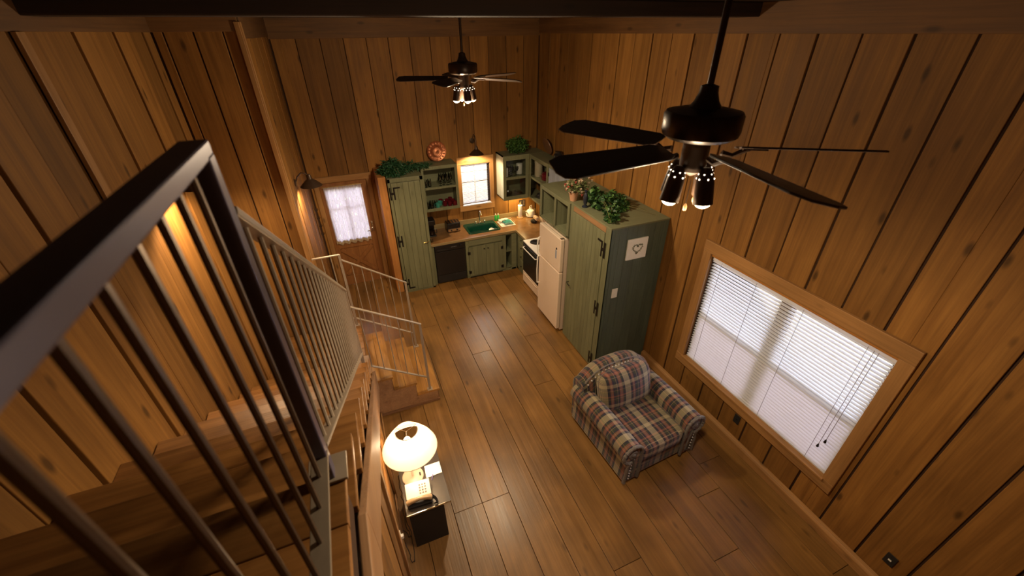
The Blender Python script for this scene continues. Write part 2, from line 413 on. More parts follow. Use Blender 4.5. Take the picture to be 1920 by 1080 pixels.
# right wall with the window hole
WY0, WY1, WZ0, WZ1 = 1.125, 3.075, 0.63, 2.185
m = MB()
m.box(XR, XR+0.14, YF, WY0, -0.02, HC); m.box(XR, XR+0.14, WY1, YB+0.14, -0.02, HC)
m.box(XR, XR+0.14, WY0, WY1, -0.02, WZ0); m.box(XR, XR+0.14, WY0, WY1, WZ1, HC)
wr = struct(m.obj('wall_right', DARKGAP))
boards(wr, 'Y', YF, YB-0.02, 6.11, 0.343, XR, 0.0, 4.43, WZ, holes=[(WY0, WY1, WZ0, WZ1)], gap=0.018)
B(XR-0.035, XR, YF, YB-0.03, 4.36, HC).obj('crown_board', CRY, wr, bevel=0.005)
# back wall: door hole + window hole
DX0, DX1, DZ1 = -0.515, 0.30, 2.13
BX0, BX1, BZ0, BZ1 = 2.10, 2.71, 1.33, 2.17
m = MB()
m.box(XA-0.1, DX0, YB, YB+0.14, -0.02, HC); m.box(DX0, DX1, YB, YB+0.14, DZ1, HC)
m.box(DX1, BX0, YB, YB+0.14, -0.02, HC); m.box(BX0, BX1, YB, YB+0.14, -0.02, BZ0)
m.box(BX0, BX1, YB, YB+0.14, BZ1, HC); m.box(BX1, XR, YB, YB+0.14, -0.02, HC)
wb = struct(m.obj('wall_back', DARKGAP))
boards(wb, 'X', XA, XR-0.02, -0.31, 0.342, YB, 0.0, 4.36, WZ, holes=[(DX0, DX1, -1, DZ1), (BX0, BX1, BZ0, BZ1)], thick=0.02, gap=0.010)
B(XA, XR, YB-0.035, YB, 4.33, HC).obj('crown_board', CRX, wb, bevel=0.005)
# wall beside the entry door (faces +x), wall behind the landing (faces -y)
wa = struct(B(XA-0.10, XA-0.02, YW+0.02, YB, -0.02, HC).obj('wall_entry', DARKGAP))
boards(wa, 'Y', YW+0.03, YB-0.02, 5.60, 0.30, XA-0.02, 0.0, 4.36, WZ, sgn=1, thick=0.02)
B(XA-0.02, XA+0.012, YW+0.05, YB-0.02, 4.36, HC).obj('crown_board', CRY, wa, bevel=0.004)
wl2 = struct(B(XL, XA-0.02, YW+0.02, YW+0.10, -0.02, HC).obj('wall_landing', DARKGAP))
boards(wl2, 'X', XL+0.02, XA-0.02, -1.30, 0.24, YW+0.02, 0.0, 4.45, WZ, sgn=-1, thick=0.022, gap=0.012)
B(XL, XA, YW-0.02, YW+0.0, 4.42, HC).obj('crown_board', CRX, wl2, bevel=0.004)
t3 = struct(MB().box(XA-0.035, XA+0.012, YW-0.035, YW+0.005, 0.0, 4.5).box(XA+0.0, XA+0.025, YW-0.02, YW+0.05, 0.0, 4.5).obj('trim_3', TRZ, bevel=0.004))
# left wall
wl = struct(B(XL-0.14, XL-0.024, YF, YW+0.1, -0.02, HC).obj('wall_left', DARKGAP))
boards(wl, 'Y', YF, YW, 4.77, 0.325, XL-0.024, 0.0, 4.45, WZ, sgn=1, thick=0.035, gap=0.020)
B(XL-0.02, XL+0.02, YF, YW-0.02, 4.42, HC).obj('crown_board', CRY, wl, bevel=0.004)
B(XL+0.011, XL+0.035, 3.12, 3.20, 2.2, 4.42).obj('batten', TRZ, wl, bevel=0.003)
# wall behind the camera
wf = struct(B(XL-0.1, XR+0.1, YF-0.12, YF, -0.02, HC).obj('wall_front', DARKGAP))
boards(wf, 'X', XL+0.02, XR-0.02, 0.0, 0.343, YF, 0.0, 4.5, WZ, sgn=1)
# baseboards
m = MB().prism([(XR-0.022, 0), (XR-0.075, 0), (XR-0.075, 0.10), (XR-0.060, 0.125), (XR-0.022, 0.135)], 'Y', YF, 3.82)
struct(m.obj('baseboard_right', TRY, bevel=0.004))
struct(B(2.9, XR, 7.9, YB-0.02, 0.0, 0.1).obj('baseboard_back', TRX))
# ground outside the windows
struct(B(-30, 40, -30, 40, -0.6, -0.5).obj('ground', plain('ground_outside', (0.16, 0.13, 0.08), 0.9)))

# ---- window 1 (right wall)
win1 = struct(MB().box(XR-0.055, XR-0.02, WY0-0.115, WY1+0.115, WZ1, WZ1+0.14)
              .box(XR-0.055, XR-0.02, WY0-0.115, WY1+0.115, WZ0-0.125, WZ0).obj('window_1', TRY, bevel=0.004))
MB().box(XR-0.05, XR-0.02, WY0-0.115, WY0, WZ0, WZ1).box(XR-0.05, XR-0.02, WY1, WY1+0.115, WZ0, WZ1).obj('side_casing', TRZ, win1, bevel=0.004)
B(XR-0.07, XR+0.1, WY0-0.02, WY1+0.02, WZ0-0.025, WZ0+0.005).obj('sill', TRY, win1, bevel=0.004)
B(XR-0.03, XR+0.1, WY0, WY1, WZ1-0.035, WZ1+0.002).obj('head_jamb', wood('orange_jamb', (0.62, 0.27, 0.06), (0.45, 0.18, 0.04), 'Y', 0.45, 0.1), win1)
zm = (WZ0+WZ1)/2-0.06; ym = 2.12
m = MB()
for (a, b) in ((WY0, ym-0.03), (ym+0.03, WY1)):
    m.box(XR+0.07, XR+0.10, a, b, WZ0, WZ0+0.045).box(XR+0.07, XR+0.10, a, b, WZ1-0.045, WZ1).box(XR+0.065, XR+0.105, a, b, zm-0.025, zm+0.025)
    m.box(XR+0.07, XR+0.10, a, a+0.045, WZ0, WZ1).box(XR+0.07, XR+0.10, b-0.045, b, WZ0, WZ1)
m.box(XR+0.06, XR+0.11, ym-0.035, ym+0.035, WZ0, WZ1)
m.obj('sash_frame', plain('brown_sash', (0.14, 0.08, 0.05), 0.6), win1)
for (a, b) in ((WY0+0.045, ym-0.075), (ym+0.075, WY1-0.045)):
    B(XR+0.083, XR+0.087, a, b, zm+0.025, WZ1-0.045).obj('pane', GLASS, win1)
    B(XR+0.083, XR+0.087, a, b, WZ0+0.045, zm-0.025).obj('pane', GLASS, win1)
    B(XR+0.105, XR+0.106, a-0.03, b+0.03, WZ0, zm).obj('insect_screen', SCREEN, win1)
bl = thing('venetian_blind', 'wide white wood-slat venetian blind filling the large right wall window', 'blind', (XR+0.02, (WY0+WY1)/2, WZ1-0.04))
B(XR-0.008, XR+0.045, WY0+0.01, WY1-0.01, WZ1-0.085, WZ1-0.037).obj('head_rail', SLAT, bl, bevel=0.003)
NS = 37; zt = WZ1-0.10; zb = WZ0+0.05; tilt = math.radians(1)
sm = MB()
prof = [(-0.0235, -0.002), (-0.012, 0.002), (0, 0.003), (0.012, 0.002), (0.0235, -0.002), (0.012, -0.0008), (0, 0), (-0.012, -0.0008)]
sm.prism([(math.cos(tilt)*a-math.sin(tilt)*b, math.sin(tilt)*a+math.cos(tilt)*b) for a, b in prof][::-1], 'Y', -(WY1-WY0)/2+0.012, (WY1-WY0)/2-0.012)
# prism coords for axis Y are (x, z)
sme = sm.mesh('slat', [SLAT])
for i in range(NS):
    z = zt-(zt-zb)*i/(NS-1)
    o = bpy.data.objects.new('slat', sme); COL.objects.link(o); o.parent = bl
    o.location = (-0.002, 0, z-(WZ1-0.04))
B(XR-0.004, XR+0.04, WY0+0.012, WY1-0.012, WZ0+0.008, WZ0+0.026).obj('bottom_rail', SLAT, bl, bevel=0.003)
CORD = plain('grey_cord', (0.25, 0.22, 0.24), 0.8)
for yy in (WY0+0.22, WY0+0.80, WY1-0.62, WY1-0.15):
    MB().tube([(XR-0.014, yy, WZ1-0.06), (XR-0.014, yy, WZ0+0.02)], 0.0018, 5).obj('ladder_cord', CORD, bl)
for yy, ze in ((WY0+0.13, 1.03), (WY0+0.165, 0.93)):
    c = MB().tube([(XR-0.028, yy, WZ1-0.06), (XR-0.030, yy, ze)], 0.0025, 5).obj('pull_cord', CORD, bl)
    MB().lathe([(0.003, 0.045), (0.008, 0.03), (0.013, 0.006), (0.010, 0)], 10, (XR-0.030, yy, ze-0.04)).obj('cord_tassel', CANE if 0 else IRON, c, smooth=True)

# ---- window 2 (over the sink)
win2 = struct(MB().box(BX0-0.075, BX1+0.075, YB-0.05, YB-0.018, BZ1, BZ1+0.15).box(BX0-0.075, BX1+0.075, YB-0.05, YB-0.018, BZ0-0.12, BZ0).obj('window_2', TRX, bevel=0.004))
MB().box(BX0-0.075, BX0, YB-0.045, YB-0.018, BZ0, BZ1).box(BX1, BX1+0.075, YB-0.045, YB-0.018, BZ0, BZ1).obj('side_casing', TRZ, win2, bevel=0.003)
SASHW = plain('white_sash', (0.6, 0.58, 0.62), 0.5)
bm_ = (BX0+BX1)/2; bz = (BZ0+BZ1)/2+0.04
m = MB().box(BX0, BX0+0.03, YB+0.06, YB+0.09, BZ0, BZ1).box(BX1-0.03, BX1, YB+0.06, YB+0.09, BZ0, BZ1)
m.box(BX0, BX1, YB+0.06, YB+0.09, BZ0, BZ0+0.03).box(BX0, BX1, YB+0.06, YB+0.09, BZ1-0.03, BZ1).box(BX0, BX1, YB+0.055, YB+0.095, bz-0.02, bz+0.02)
m.obj('sash_frame', plain('dark_sash', (0.10, 0.08, 0.10), 0.5), win2)
MB().box(bm_-0.009, bm_+0.009, YB+0.06, YB+0.085, BZ0, BZ1).box(BX0, BX1, YB+0.06, YB+0.085, bz+0.20, bz+0.212).box(BX0, BX1, YB+0.06, YB+0.085, bz-0.212, bz-0.20).obj('muntin', SASHW, win2)
B(BX0+0.03, BX1-0.03, YB+0.073, YB+0.077, bz+0.02, BZ1-0.03).obj('pane', GLASS, win2)
B(BX0+0.03, BX1-0.03, YB+0.073, YB+0.077, BZ0+0.03, bz-0.02).obj('pane', GLASS, win2)
B(BX0-0.01, BX1+0.01, YB-0.05, YB+0.05, BZ0-0.012, BZ0+0.006).obj('sill', SASHW, win2)
bl2 = thing('venetian_blind', 'small white mini blind in the bright window over the kitchen sink', 'blind', (bm_, YB+0.03, BZ1))
B(BX0+0.006, BX1-0.006, YB+0.01, YB+0.035, BZ1-0.03, BZ1-0.002).obj('head_rail', SLAT, bl2)
m = MB()
for i in range(30):
    z = BZ1-0.045-i*0.0262
    m.prism([(YB+0.012, z-0.004), (YB+0.012, z-0.003), (YB+0.033, z+0.005), (YB+0.033, z+0.004)], 'X', BX0+0.008, BX1-0.05)
m.obj('slats', SLAT, bl2, kind='stuff')
m = MB()
for i in range(15):
    z = BZ1-0.06-i*0.0524
    m.box(BX1-0.045, BX1-0.020, YB+0.018, YB+0.026, z-0.012, z+0.014)
m.obj('slat_gap_dark', BLACKM, bl2, kind='stuff')  # black tabs stand in for the dark gaps at the slat ends

# ---- entry door
def diag(m, x0, z0, x1, z1, wd, y0, y1):
    d = Vector((x1-x0, z1-z0)); n = Vector((-d.y, d.x)).normalized()*wd/2
    m.prism([(x0-n.x, z0-n.y), (x1-n.x, z1-n.y), (x1+n.x, z1+n.y), (x0+n.x, z0+n.y)], 'Y', y0, y1)
DOORW = wood('door_wood', (0.34, 0.145, 0.045), (0.22, 0.085, 0.024), 'Z', 0.45, 0.3, 0.05)
y0, y1 = YB-0.01, YB+0.035
m = MB()
m.box(DX0, -0.43, y0, y1, 0.0, DZ1-0.01).box(0.19, DX1, y0, y1, 0.0, DZ1-0.01).box(-0.43, 0.19, y0, y1, 2.0, DZ1-0.01)
m.box(-0.43, 0.19, y0, y1, 0.82, 1.0).box(-0.43, 0.19, y0, y1, 0.0, 0.20).box(-0.43, 0.19, y0+0.02, y1, 0.20, 0.82)
door = struct(m.obj('door_1', DOORW, bevel=0.004))
mm = MB(); diag(mm, -0.41, 0.24, 0.17, 0.80, 0.07, y0-0.004, y0+0.02); mm.obj('cross_brace', DOORW, door, bevel=0.003)
mm = MB(); diag(mm, 0.17, 0.24, -0.12-0.04, 0.56, 0.07, y0-0.003, y0+0.02); diag(mm, -0.16, 0.56, -0.41, 0.80, 0.07, y0-0.003, y0+0.02); mm.obj('cross_brace', DOORW, door, bevel=0.003)
B(-0.43, 0.19, YB+0.012, YB+0.016, 1.0, 2.0).obj('pane', GLASS, door)
B(-0.125, -0.105, YB+0.005, YB+0.02, 1.0, 2.0).obj('muntin', DOORW, door)
MB().box(-0.43, 0.19, YB+0.005, YB+0.02, 1.64, 1.655).obj('muntin', DOORW, door)
m = MB().box(0.225, 0.275, y0-0.012, y0, 1.10, 1.30)
h = m.obj('lock_plate', CHROME, door, bevel=0.004)
MB().tube([(0.25, y0-0.01, 1.14), (0.25, y0-0.06, 1.14), (0.20, y0-0.065, 1.135), (0.14, y0-0.06, 1.13)], 0.011, 8).obj('lever', CHROME, h, smooth=True)
MB().lathe([(0.022, 0), (0.022, 0.02), (0.008, 0.024)], 12, M=rotM('X', PI/2, (0.25, y0-0.01, 1.25))).obj('deadbolt', CHROME, h, smooth=True)
struct(MB().box(DX0-0.10, DX1+0.10, YB-0.05, YB-0.018, DZ1, DZ1+0.11).obj('trim_4', TRX, bevel=0.004))
struct(MB().box(DX0-0.085, DX0-0.002, YB-0.045, YB-0.018, 0.0, DZ1).box(DX1+0.002, DX1+0.09, YB-0.045, YB-0.018, 0.0, DZ1).obj('trim_5', TRZ, bevel=0.004))
cur = thing('lace_curtain', 'gathered white lace curtain over the entry door glass, on a brass rod', 'curtain', (-0.12, YB-0.05, 0.95))
rows, nx = [], 90
for zi in range(9):
    z = 2.06-zi*(1.085/8)
    r = []
    for i in range(nx+1):
        t = i/nx; x = -0.455+t*0.645
        yy = YB-0.045+0.014*math.sin(t*PI*2*11+0.8*math.sin(t*9))*(0.5+0.5*zi/8)
        zz = z+(0.022*math.sin(t*PI*2*5.5) if zi == 8 else 0)
        r.append((x, yy, zz))
    rows.append(r)
MB().grid(rows).obj('lace', LACE, cur, smooth=True)
MB().tube([(-0.475, YB-0.045, 2.055), (0.21, YB-0.045, 2.055)], 0.007, 8).obj('curtain_rod', BRASS, cur, smooth=True)
rows = []
for zi in range(3):
    rows.append([(-0.455+i/nx*0.645, YB-0.048+0.014*math.sin(i/nx*PI*22+0.8*math.sin(i/nx*9)), 0.99-zi*0.03+0.02*math.sin(i/nx*PI*11)) for i in range(nx+1)])
MB().grid(rows).obj('fringe', plain('cream_fringe', (0.45, 0.36, 0.24), 0.9), cur, smooth=True)

# stub wall beside the pantry
struct(MB().box(0.455, 0.585, 7.24, YB-0.02, 0.0, 2.31).obj('trim_6', wood('raw_orange_board', (0.60, 0.27, 0.075), (0.46, 0.18, 0.045), 'Z', 0.5, 0.4), bevel=0.004))
for i, c in enumerate(((0.88, 1.5),)):
    pass
# coat hooks by the door
hk = thing('coat_hook_rail', 'vertical row of small black iron hooks on the wall left of the door', 'hooks', (XA, 7.55, 1.3))
MB().box(XA+0.0, XA+0.016, 7.50, 7.60, 1.28, 1.85).obj('backing_board', WZ, hk, bevel=0.003)
for z in (1.35, 1.5, 1.65, 1.8):
    MB().tube([(XA+0.014, 7.55, z+0.03), (XA+0.02, 7.55, z-0.01), (XA+0.05, 7.55, z-0.03), (XA+0.07, 7.55, z), (XA+0.065, 7.55, z+0.02)], 0.006, 6).obj('hook', IRON, hk, smooth=True)

# ------------------------------------------------------------------ stairs and loft
LZ = 0.844; TH = 3.165; EY = 4.19; RUN = 0.32; RISE = 0.211
lf = struct(B(XL, -0.225, YF, 0.98, TH-0.20, TH-0.03).obj('floor_loft', DARKGAP))
yy = YF
while yy < 0.98:
    e = min(yy+0.2, 0.99); B(XL+0.011, -0.212, yy+0.002, e-0.002, TH-0.035, TH).obj('floor_plank', TREADX, lf, bevel=0.003); yy += 0.2
us = thing('staircase', 'steep upper flight of plank stairs running down the left wall from loft to landing', 'stairs', (-0.8, 2.6, 0.9))
for i in range(1, 11):
    z = TH-RISE*i; ya = 0.99+RUN*(i-1)
    B(XL+0.012, -0.212, ya, ya+RUN+0.025, z-0.04, z).obj('tread', TREADX, us, bevel=0.004)
for i in range(0, 11):
    z1 = TH-0.03 if i == 0 else TH-RISE*i-0.045
    ya = 0.99+RUN*i
    B(XL+0.012, -0.235, ya-0.012, ya, TH-RISE*(i+1), z1).obj('riser', RISER, us)
def zn(y): return LZ+RISE+(EY-y)*RISE/RUN
def stringer(x0, x1, top, depth, ya, yb, name, mat, par):
    MB().prism([(ya, zn(ya)+top), (yb, zn(yb)+top), (yb, max(zn(yb)+top-depth, 0.0)), (ya, zn(ya)+top-depth)], 'X', x0, x1).obj(name, mat, par, bevel=0.005)
stringer(-0.222, -0.187, -0.258, 0.30, 0.97, EY, 'stringer', STRING, us)
B(-0.222, -0.187, YF, 0.97, TH-0.53, TH-0.235).obj('loft_edge_board', STRING, lf, bevel=0.005)
# wall under the stairs
us_w = struct(MB().prism([(YF, 0), (EY-0.02, 0), (EY-0.02, 0.78), (0.99, 2.82), (YF, 2.82)], 'X', -0.32, -0.27).obj('wall_stair', DARKGAP))
a = YF; i = 0
while a < EY-0.05:
    b = min(a+0.30, EY-0.02); i += 1
    za, zb_ = min(zn(a)-0.30, 2.85), min(zn(b)-0.30, 2.85)
    t = -0.25 if i % 2 else -0.256
    MB().prism([(a+0.006, 0), (b-0.006, 0), (b-0.006, max(zb_, 0.15)), (a+0.006, max(za, 0.15))], 'X', -0.27, t).obj('plank', WZ, us_w, bevel=0.003); a += 0.30
for (a, h_) in ((2.12, 2.0), (2.98, 1.38), (3.24, 1.2)):
    B(-0.252, -0.225, a-0.045, a+0.045, 0.0, min(h_+0.0, zn(a)-0.34)).obj('batten', TRZ, us_w, bevel=0.004)
struct(B(-0.25, -0.232, 2.17, EY-0.03, 0.0, 0.09).obj('baseboard_stair', TRY, bevel=0.003))
# landing
ld = thing('stair_landing', 'square plank landing between the two flights, lit from above', 'landing', (-0.84, 4.75, 0.0))
B(XL+0.012, -0.295, EY, YW-0.03, 0.0, LZ-0.035).obj('landing_base', RISER, ld)
a = EY-0.02
while a < YW-0.04:
    b = min(a+0.16, YW-0.022); B(XL+0.012, -0.265, a+0.002, b-0.002, LZ-0.035, LZ).obj('plank', TREADX, ld, bevel=0.003); a += 0.16
ls = thing('staircase', 'short lower flight of three worn orange treads stepping down to the floor', 'stairs', (0.15, 4.7, 0.0))
YN, YFAR = 4.19, 5.22
for i in range(3):
    xe = 0.575-0.285*i; z = RISE*(i+1)
    for q in range(2):
        xa = xe-0.285-0.02+q*0.1525
        B(xa+0.001, min(xa+0.1515, xe), YN-0.01, YFAR+0.01, z-0.035, z).obj('tread_board', TREAD, ls, bevel=0.004)
    B(xe-0.04, xe-0.02, YN, YFAR, z-RISE, z-0.035).obj('riser', RISER, ls)
B(-0.29, -0.27, YN, YFAR, RISE*3, LZ-0.035).obj('riser', RISER, ls)
for ya, yb in ((YN-0.002, YN+0.03), (YFAR-0.03, YFAR)):
    MB().prism([(-0.265, 0), (0.545, 0), (0.545, 0.17), (0.265, 0.17), (0.265, 0.385), (-0.02, 0.385), (-0.02, 0.595), (-0.265, 0.595)], 'Y', ya, yb).obj('stringer', STRING, ls)
MB().box(-0.265, 0.56, YN-0.02, YN, 0.0, 0.035).obj('base_strip', RISER, ls)

def bar(m, p, q, w_=0.02, h_=0.02):
    """rectangular bar between two points; w_ horizontal thickness across, h_ vertical"""
    p, q = Vector(p), Vector(q); d = (q-p); L_ = d.length; d.normalize()
    a = Vector((0, 0, 1)) if abs(d.z) < 0.95 else Vector((1, 0, 0))
    s_ = d.cross(a).normalized(); u_ = s_.cross(d).normalized()
    M = Matrix(((s_.x, d.x, u_.x, p.x), (s_.y, d.y, u_.y, p.y), (s_.z, d.z, u_.z, p.z), (0, 0, 0, 1)))
    return m.box(-w_/2, w_/2, 0, L_, -h_/2, h_/2, M=M)
RX = -0.262
NRAIL = plain('steel_with_violet_sheen', (0.125, 0.110, 0.175), 0.30, 0.3)  # violet tint stands in for the daylight sheen on the near rail
lr = thing('railing', 'near steel railing along the loft edge, seen close and blurred', 'railing', (RX, 0, TH))
bar(MB(), (RX-0.005, -1.5, 4.208), (RX-0.005, 1.01, 4.208), 0.052, 0.034).obj('top_rail', NRAIL, lr, bevel=0.004)
bar(MB(), (RX, -1.5, TH+0.115), (RX, 0.99, TH+0.115), 0.050, 0.012).obj('bottom_rail', STEEL, lr, bevel=0.002)
bar(MB(), (RX, 0.985, TH), (RX, 0.985, 4.20), 0.045, 0.045).obj('post', NRAIL, lr, bevel=0.004)
MB().box(RX-0.06, RX+0.06, 0.95, 1.06, TH+0.0, TH+0.012).obj('foot_plate', STEEL, lr, bevel=0.002)
yy = 0.9
while yy > -1.4:
    MB().tube([(RX, yy, TH+0.12), (RX, yy, 4.20)], 0.0075, 8).obj('baluster', STEELD, lr, smooth=True); yy -= 0.1
sr2 = thing('railing', 'long sloping beige steel railing following the upper flight of stairs', 'railing', (RX, 2.4, 2.2))
def zt_(y): return 4.085-0.66*(y-1.0)
bar(MB(), (RX, 1.02, zt_(1.02)), (RX, 3.74, zt_(3.74)), 0.045, 0.022).obj('top_rail', STEEL, sr2, bevel=0.004)
bar(MB(), (RX, 1.02, zn(1.02)+0.125), (RX, 3.74, zn(3.74)+0.125), 0.045, 0.012).obj('bottom_rail', STEEL, sr2, bevel=0.002)
bar(MB(), (RX, 3.74, zn(3.74)-0.1), (RX, 3.74, zt_(3.74)), 0.035, 0.035).obj('post', STEEL, sr2, bevel=0.003)
yy = 1.12
while yy < 3.68:
    MB().tube([(RX, yy, zn(yy)+0.125), (RX, yy, zt_(yy))], 0.0075, 8).obj('baluster', STEEL, sr2, smooth=True); yy += 0.115
def small_rail(label, pts_top, pts_bot, posts, n, y, loc):
    t = thing('railing', label, 'railing', loc)
    (xa, za), (xb, zb2) = pts_top; (xc, zc), (xd, zd) = pts_bot
    bar(MB(), (xa, y, za), (xb, y, zb2), 0.03, 0.014).obj('top_rail', STEEL, t, bevel=0.002)
    bar(MB(), (xc, y, zc), (xd, y, zd), 0.03, 0.012).obj('bottom_rail', STEEL, t, bevel=0.002)
    for (x, z0, z1) in posts:
        bar(MB(), (x, y, z0), (x, y, z1), 0.03, 0.03).obj('post', STEEL, t, bevel=0.002)
        MB().box(x-0.035, x+0.035, y-0.03, y+0.03, z0, z0+0.008).obj('foot_plate', STEEL, t)
    for i in range(n):
        f = (i+1)/(n+1); x = xa+(xb-xa)*f
        g = (x-xc)/(xd-xc)
        MB().tube([(x, y, zc+(zd-zc)*g), (x, y, za+(zb2-za)*f)], 0.006, 8).obj('baluster', STEEL, t, smooth=True)
    return t
small_rail('short sloping steel railing on the near side of the lower stairs, above the lamp', ((-0.34, 1.82), (0.463, 1.324)), ((-0.30, 0.93), (0.45, 0.43)), [(0.447, RISE, 1.33)], 5, 4.215, (0.1, 4.215, RISE))
small_rail('short sloping steel railing on the door side of the lower stairs', ((-0.30, 1.902), (0.461, 1.377)), ((-0.30, 0.97), (0.45, 0.47)), [(0.447, RISE, 1.385)], 6, 5.20, (0.1, 5.20, RISE))
small_rail('short level steel guard rail at the landing edge facing the entry door', ((-0.64, 1.975), (-0.31, 1.975)), ((-0.64, 0.97), (-0.31, 0.97)), [(-0.315, LZ, 1.975)], 2, 5.21, (-0.5, 5.21, LZ))

# ------------------------------------------------------------------ kitchen
def hinge(m, x, y, z, face, flip=1, h=0.11):
    """iron H-L strap hinge, flat plates; face 'Y' = plate in x-z plane facing -y ; 'X' = in y-z plane facing -x"""
    def bx(a0, a1, z0, z1):
        if face == 'Y': m.box(x+flip*a0, x+flip*a1, y-0.006, y, z+z0, z+z1)
        else: m.box(x-0.006, x, y+flip*a0, y+flip*a1, z+z0, z+z1)
    bx(-0.045, -0.020, -h, h); bx(0.020, 0.045, -h, h); bx(-0.02, 0.02, -0.02, 0.02)
    return bx
# pantry
PX0, PX1, PY0, PZ = 0.60, 1.205, 7.18, 2.285
pan = thing('pantry_cabinet', 'tall narrow green pantry cupboard with one plank door, left of the dishwasher', 'cabinet', (0.9, 7.5, 0))
MB().box(PX0, PX0+0.02, PY0+0.01, YB-0.025, 0, PZ-0.02).box(PX1-0.02, PX1, PY0+0.01, YB-0.025, 0, PZ-0.02).box(PX0, PX1, YB-0.045, YB-0.025, 0, PZ-0.02).box(PX0, PX1, PY0, YB-0.025, PZ-0.02, PZ).obj('body', GREEN, pan)
MB().box(PX0, PX0+0.045, PY0-0.012, PY0+0.01, 0, PZ).box(PX1-0.055, PX1, PY0-0.012, PY0+0.01, 0, PZ).box(PX0, PX1, PY0-0.012, PY0+0.01, PZ-0.07, PZ+0.001).box(PX0, PX1, PY0-0.012, PY0+0.01, 0, 0.03).obj('face_frame', GREEN, pan, bevel=0.003)
dr = B(PX0+0.05, PX1-0.06, PY0-0.004, PY0+0.008, 0.035, PZ-0.075).obj('door', DKGREEN, pan)
xs = [PX0+0.05+i*(0.495/5) for i in range(6)]
for a, b in zip(xs[:-1], xs[1:]): B(a+0.0015, b-0.0015, PY0-0.022, PY0-0.004, 0.036, PZ-0.076).obj('board', GREEN, dr, bevel=0.0025)
for z, kind in ((2.03, 'T'), (1.12, 'H'), (0.20, 'L')):
    m = MB(); bx = hinge(m, PX0+0.055, PY0-0.022, z, 'Y')
    if kind == 'T': bx(0.045, 0.14, 0.085, 0.11)
    if kind == 'L': bx(0.045, 0.14, -0.11, -0.085)
    m.obj('hinge', IRON, pan)
h = MB().tube([(PX1-0.13, PY0-0.025, 1.03), (PX1-0.13, PY0-0.055, 1.03), (PX1-0.06, PY0-0.055, 1.035), (PX1-0.03, PY0-0.03, 1.04)], 0.008, 8).obj('door_latch', BRASS, pan, smooth=True)
# base cabinets on the back wall
CY = 7.25; CX1 = XR-0.03
dwf = thing('dishwasher', 'black built-in dishwasher under the counter beside the pantry', 'dishwasher', (1.58, 7.5, 0))
MB().box(1.275, 1.89, CY+0.02, 7.85, 0.09, 0.865).obj('tub', BLACKM, dwf)
MB().box(1.28, 1.885, CY-0.02, CY+0.02, 0.20, 0.72).obj('door', BLACK, dwf, bevel=0.006)
pnl = MB().box(1.28, 1.885, CY-0.03, CY+0.02, 0.73, 0.865).obj('control_panel', BLACK, dwf, bevel=0.008)
for i in range(4): MB().box(1.60+i*0.03, 1.62+i*0.03, CY-0.034, CY-0.03, 0.79, 0.805).obj('button', plain('grey_button%d' % i, (0.12, 0.12, 0.12), 0.5), pnl)
MB().lathe([(0.03, 0), (0.03, 0.018), (0.02, 0.022)], 16, M=rotM('X', PI/2, (1.80, CY-0.03, 0.80))).obj('dial', BLACK, pnl, smooth=True)
MB().box(1.32, 1.55, CY-0.04, CY-0.03, 0.755, 0.78).obj('handle', BLACKM, pnl)
MB().box(1.28, 1.885, CY-0.01, CY+0.02, 0.02, 0.19).obj('kick_panel', BLACKM, dwf, bevel=0.004)
sb = thing('sink_cabinet', 'green base cabinet under the sink with two plank doors and open shelf at right', 'cabinet', (2.4, 7.5, 0))
MB().box(1.215, 1.265, CY-0.005, 7.9, 0, 0.875).box(1.90, 1.95, CY, 7.9, 0.0, 0.875).box(2.70, 2.72, CY, 7.9, 0.0, 0.875).box(2.90, 2.92, CY, 7.9, 0, 0.875).box(1.95, 2.92, 7.88, 7.9, 0, 0.875).box(1.95, 2.92, CY+0.01, 7.88, 0.05, 0.07).box(1.95, 2.70, CY, CY+0.02, 0.0, 0.875).obj('body', GREEN, sb)
MB().box(1.90, 2.77, CY-0.012, CY, 0.72, 0.875).box(1.90, 1.955, CY-0.012, CY, 0.03, 0.72).box(2.685, 2.77, CY-0.012, CY, 0.03, 0.72).box(2.90, 3.015, CY-0.012, CY, 0.0, 0.875).box(2.77, 2.90, CY-0.012, CY, 0.83, 0.875).box(1.90, 3.0, CY-0.012, CY, 0.0, 0.045).obj('face_frame', GREENX, sb, bevel=0.003)
B(1.96, 2.68, CY-0.024, CY-0.012, 0.735, 0.855).obj('false_drawer_front', GREENX, sb, bevel=0.004)
B(2.77, 2.90, CY, 7.6, 0.44, 0.46).obj('shelf', GREENX, sb)
B(1.955, 2.685, CY-0.02, CY-0.003, -0.0, 0.018).obj('toe_strip', IRON, sb)
for s_, (xa, xb) in ((-1, (1.958, 2.318)), (1, (2.322, 2.684))):
    d = B(xa, xb, CY-0.016, CY-0.012, 0.05, 0.715).obj('door', DKGREEN, sb)
    n = 4
    for i in range(n):
        a = xa+(xb-xa)*i/n; B(a+0.001, a+(xb-xa)/n-0.001, CY-0.032, CY-0.016, 0.05, 0.715).obj('board', GREEN, d, bevel=0.002)
    kx = xb-0.04 if s_ < 0 else xa+0.04
    MB().lathe([(0.006, 0), (0.006, 0.012), (0.014, 0.022), (0.009, 0.03)], 10, M=rotM('X', PI/2, (kx, CY-0.032, 0.64))).obj('knob', IRON, d, smooth=True)
    hx = xa+0.005 if s_ < 0 else xb-0.01
    for z in (0.14, 0.58): MB().box(hx-0.025, hx+0.025, CY-0.038, CY-0.012, z-0.03, z+0.03).obj('hinge', IRON, d)
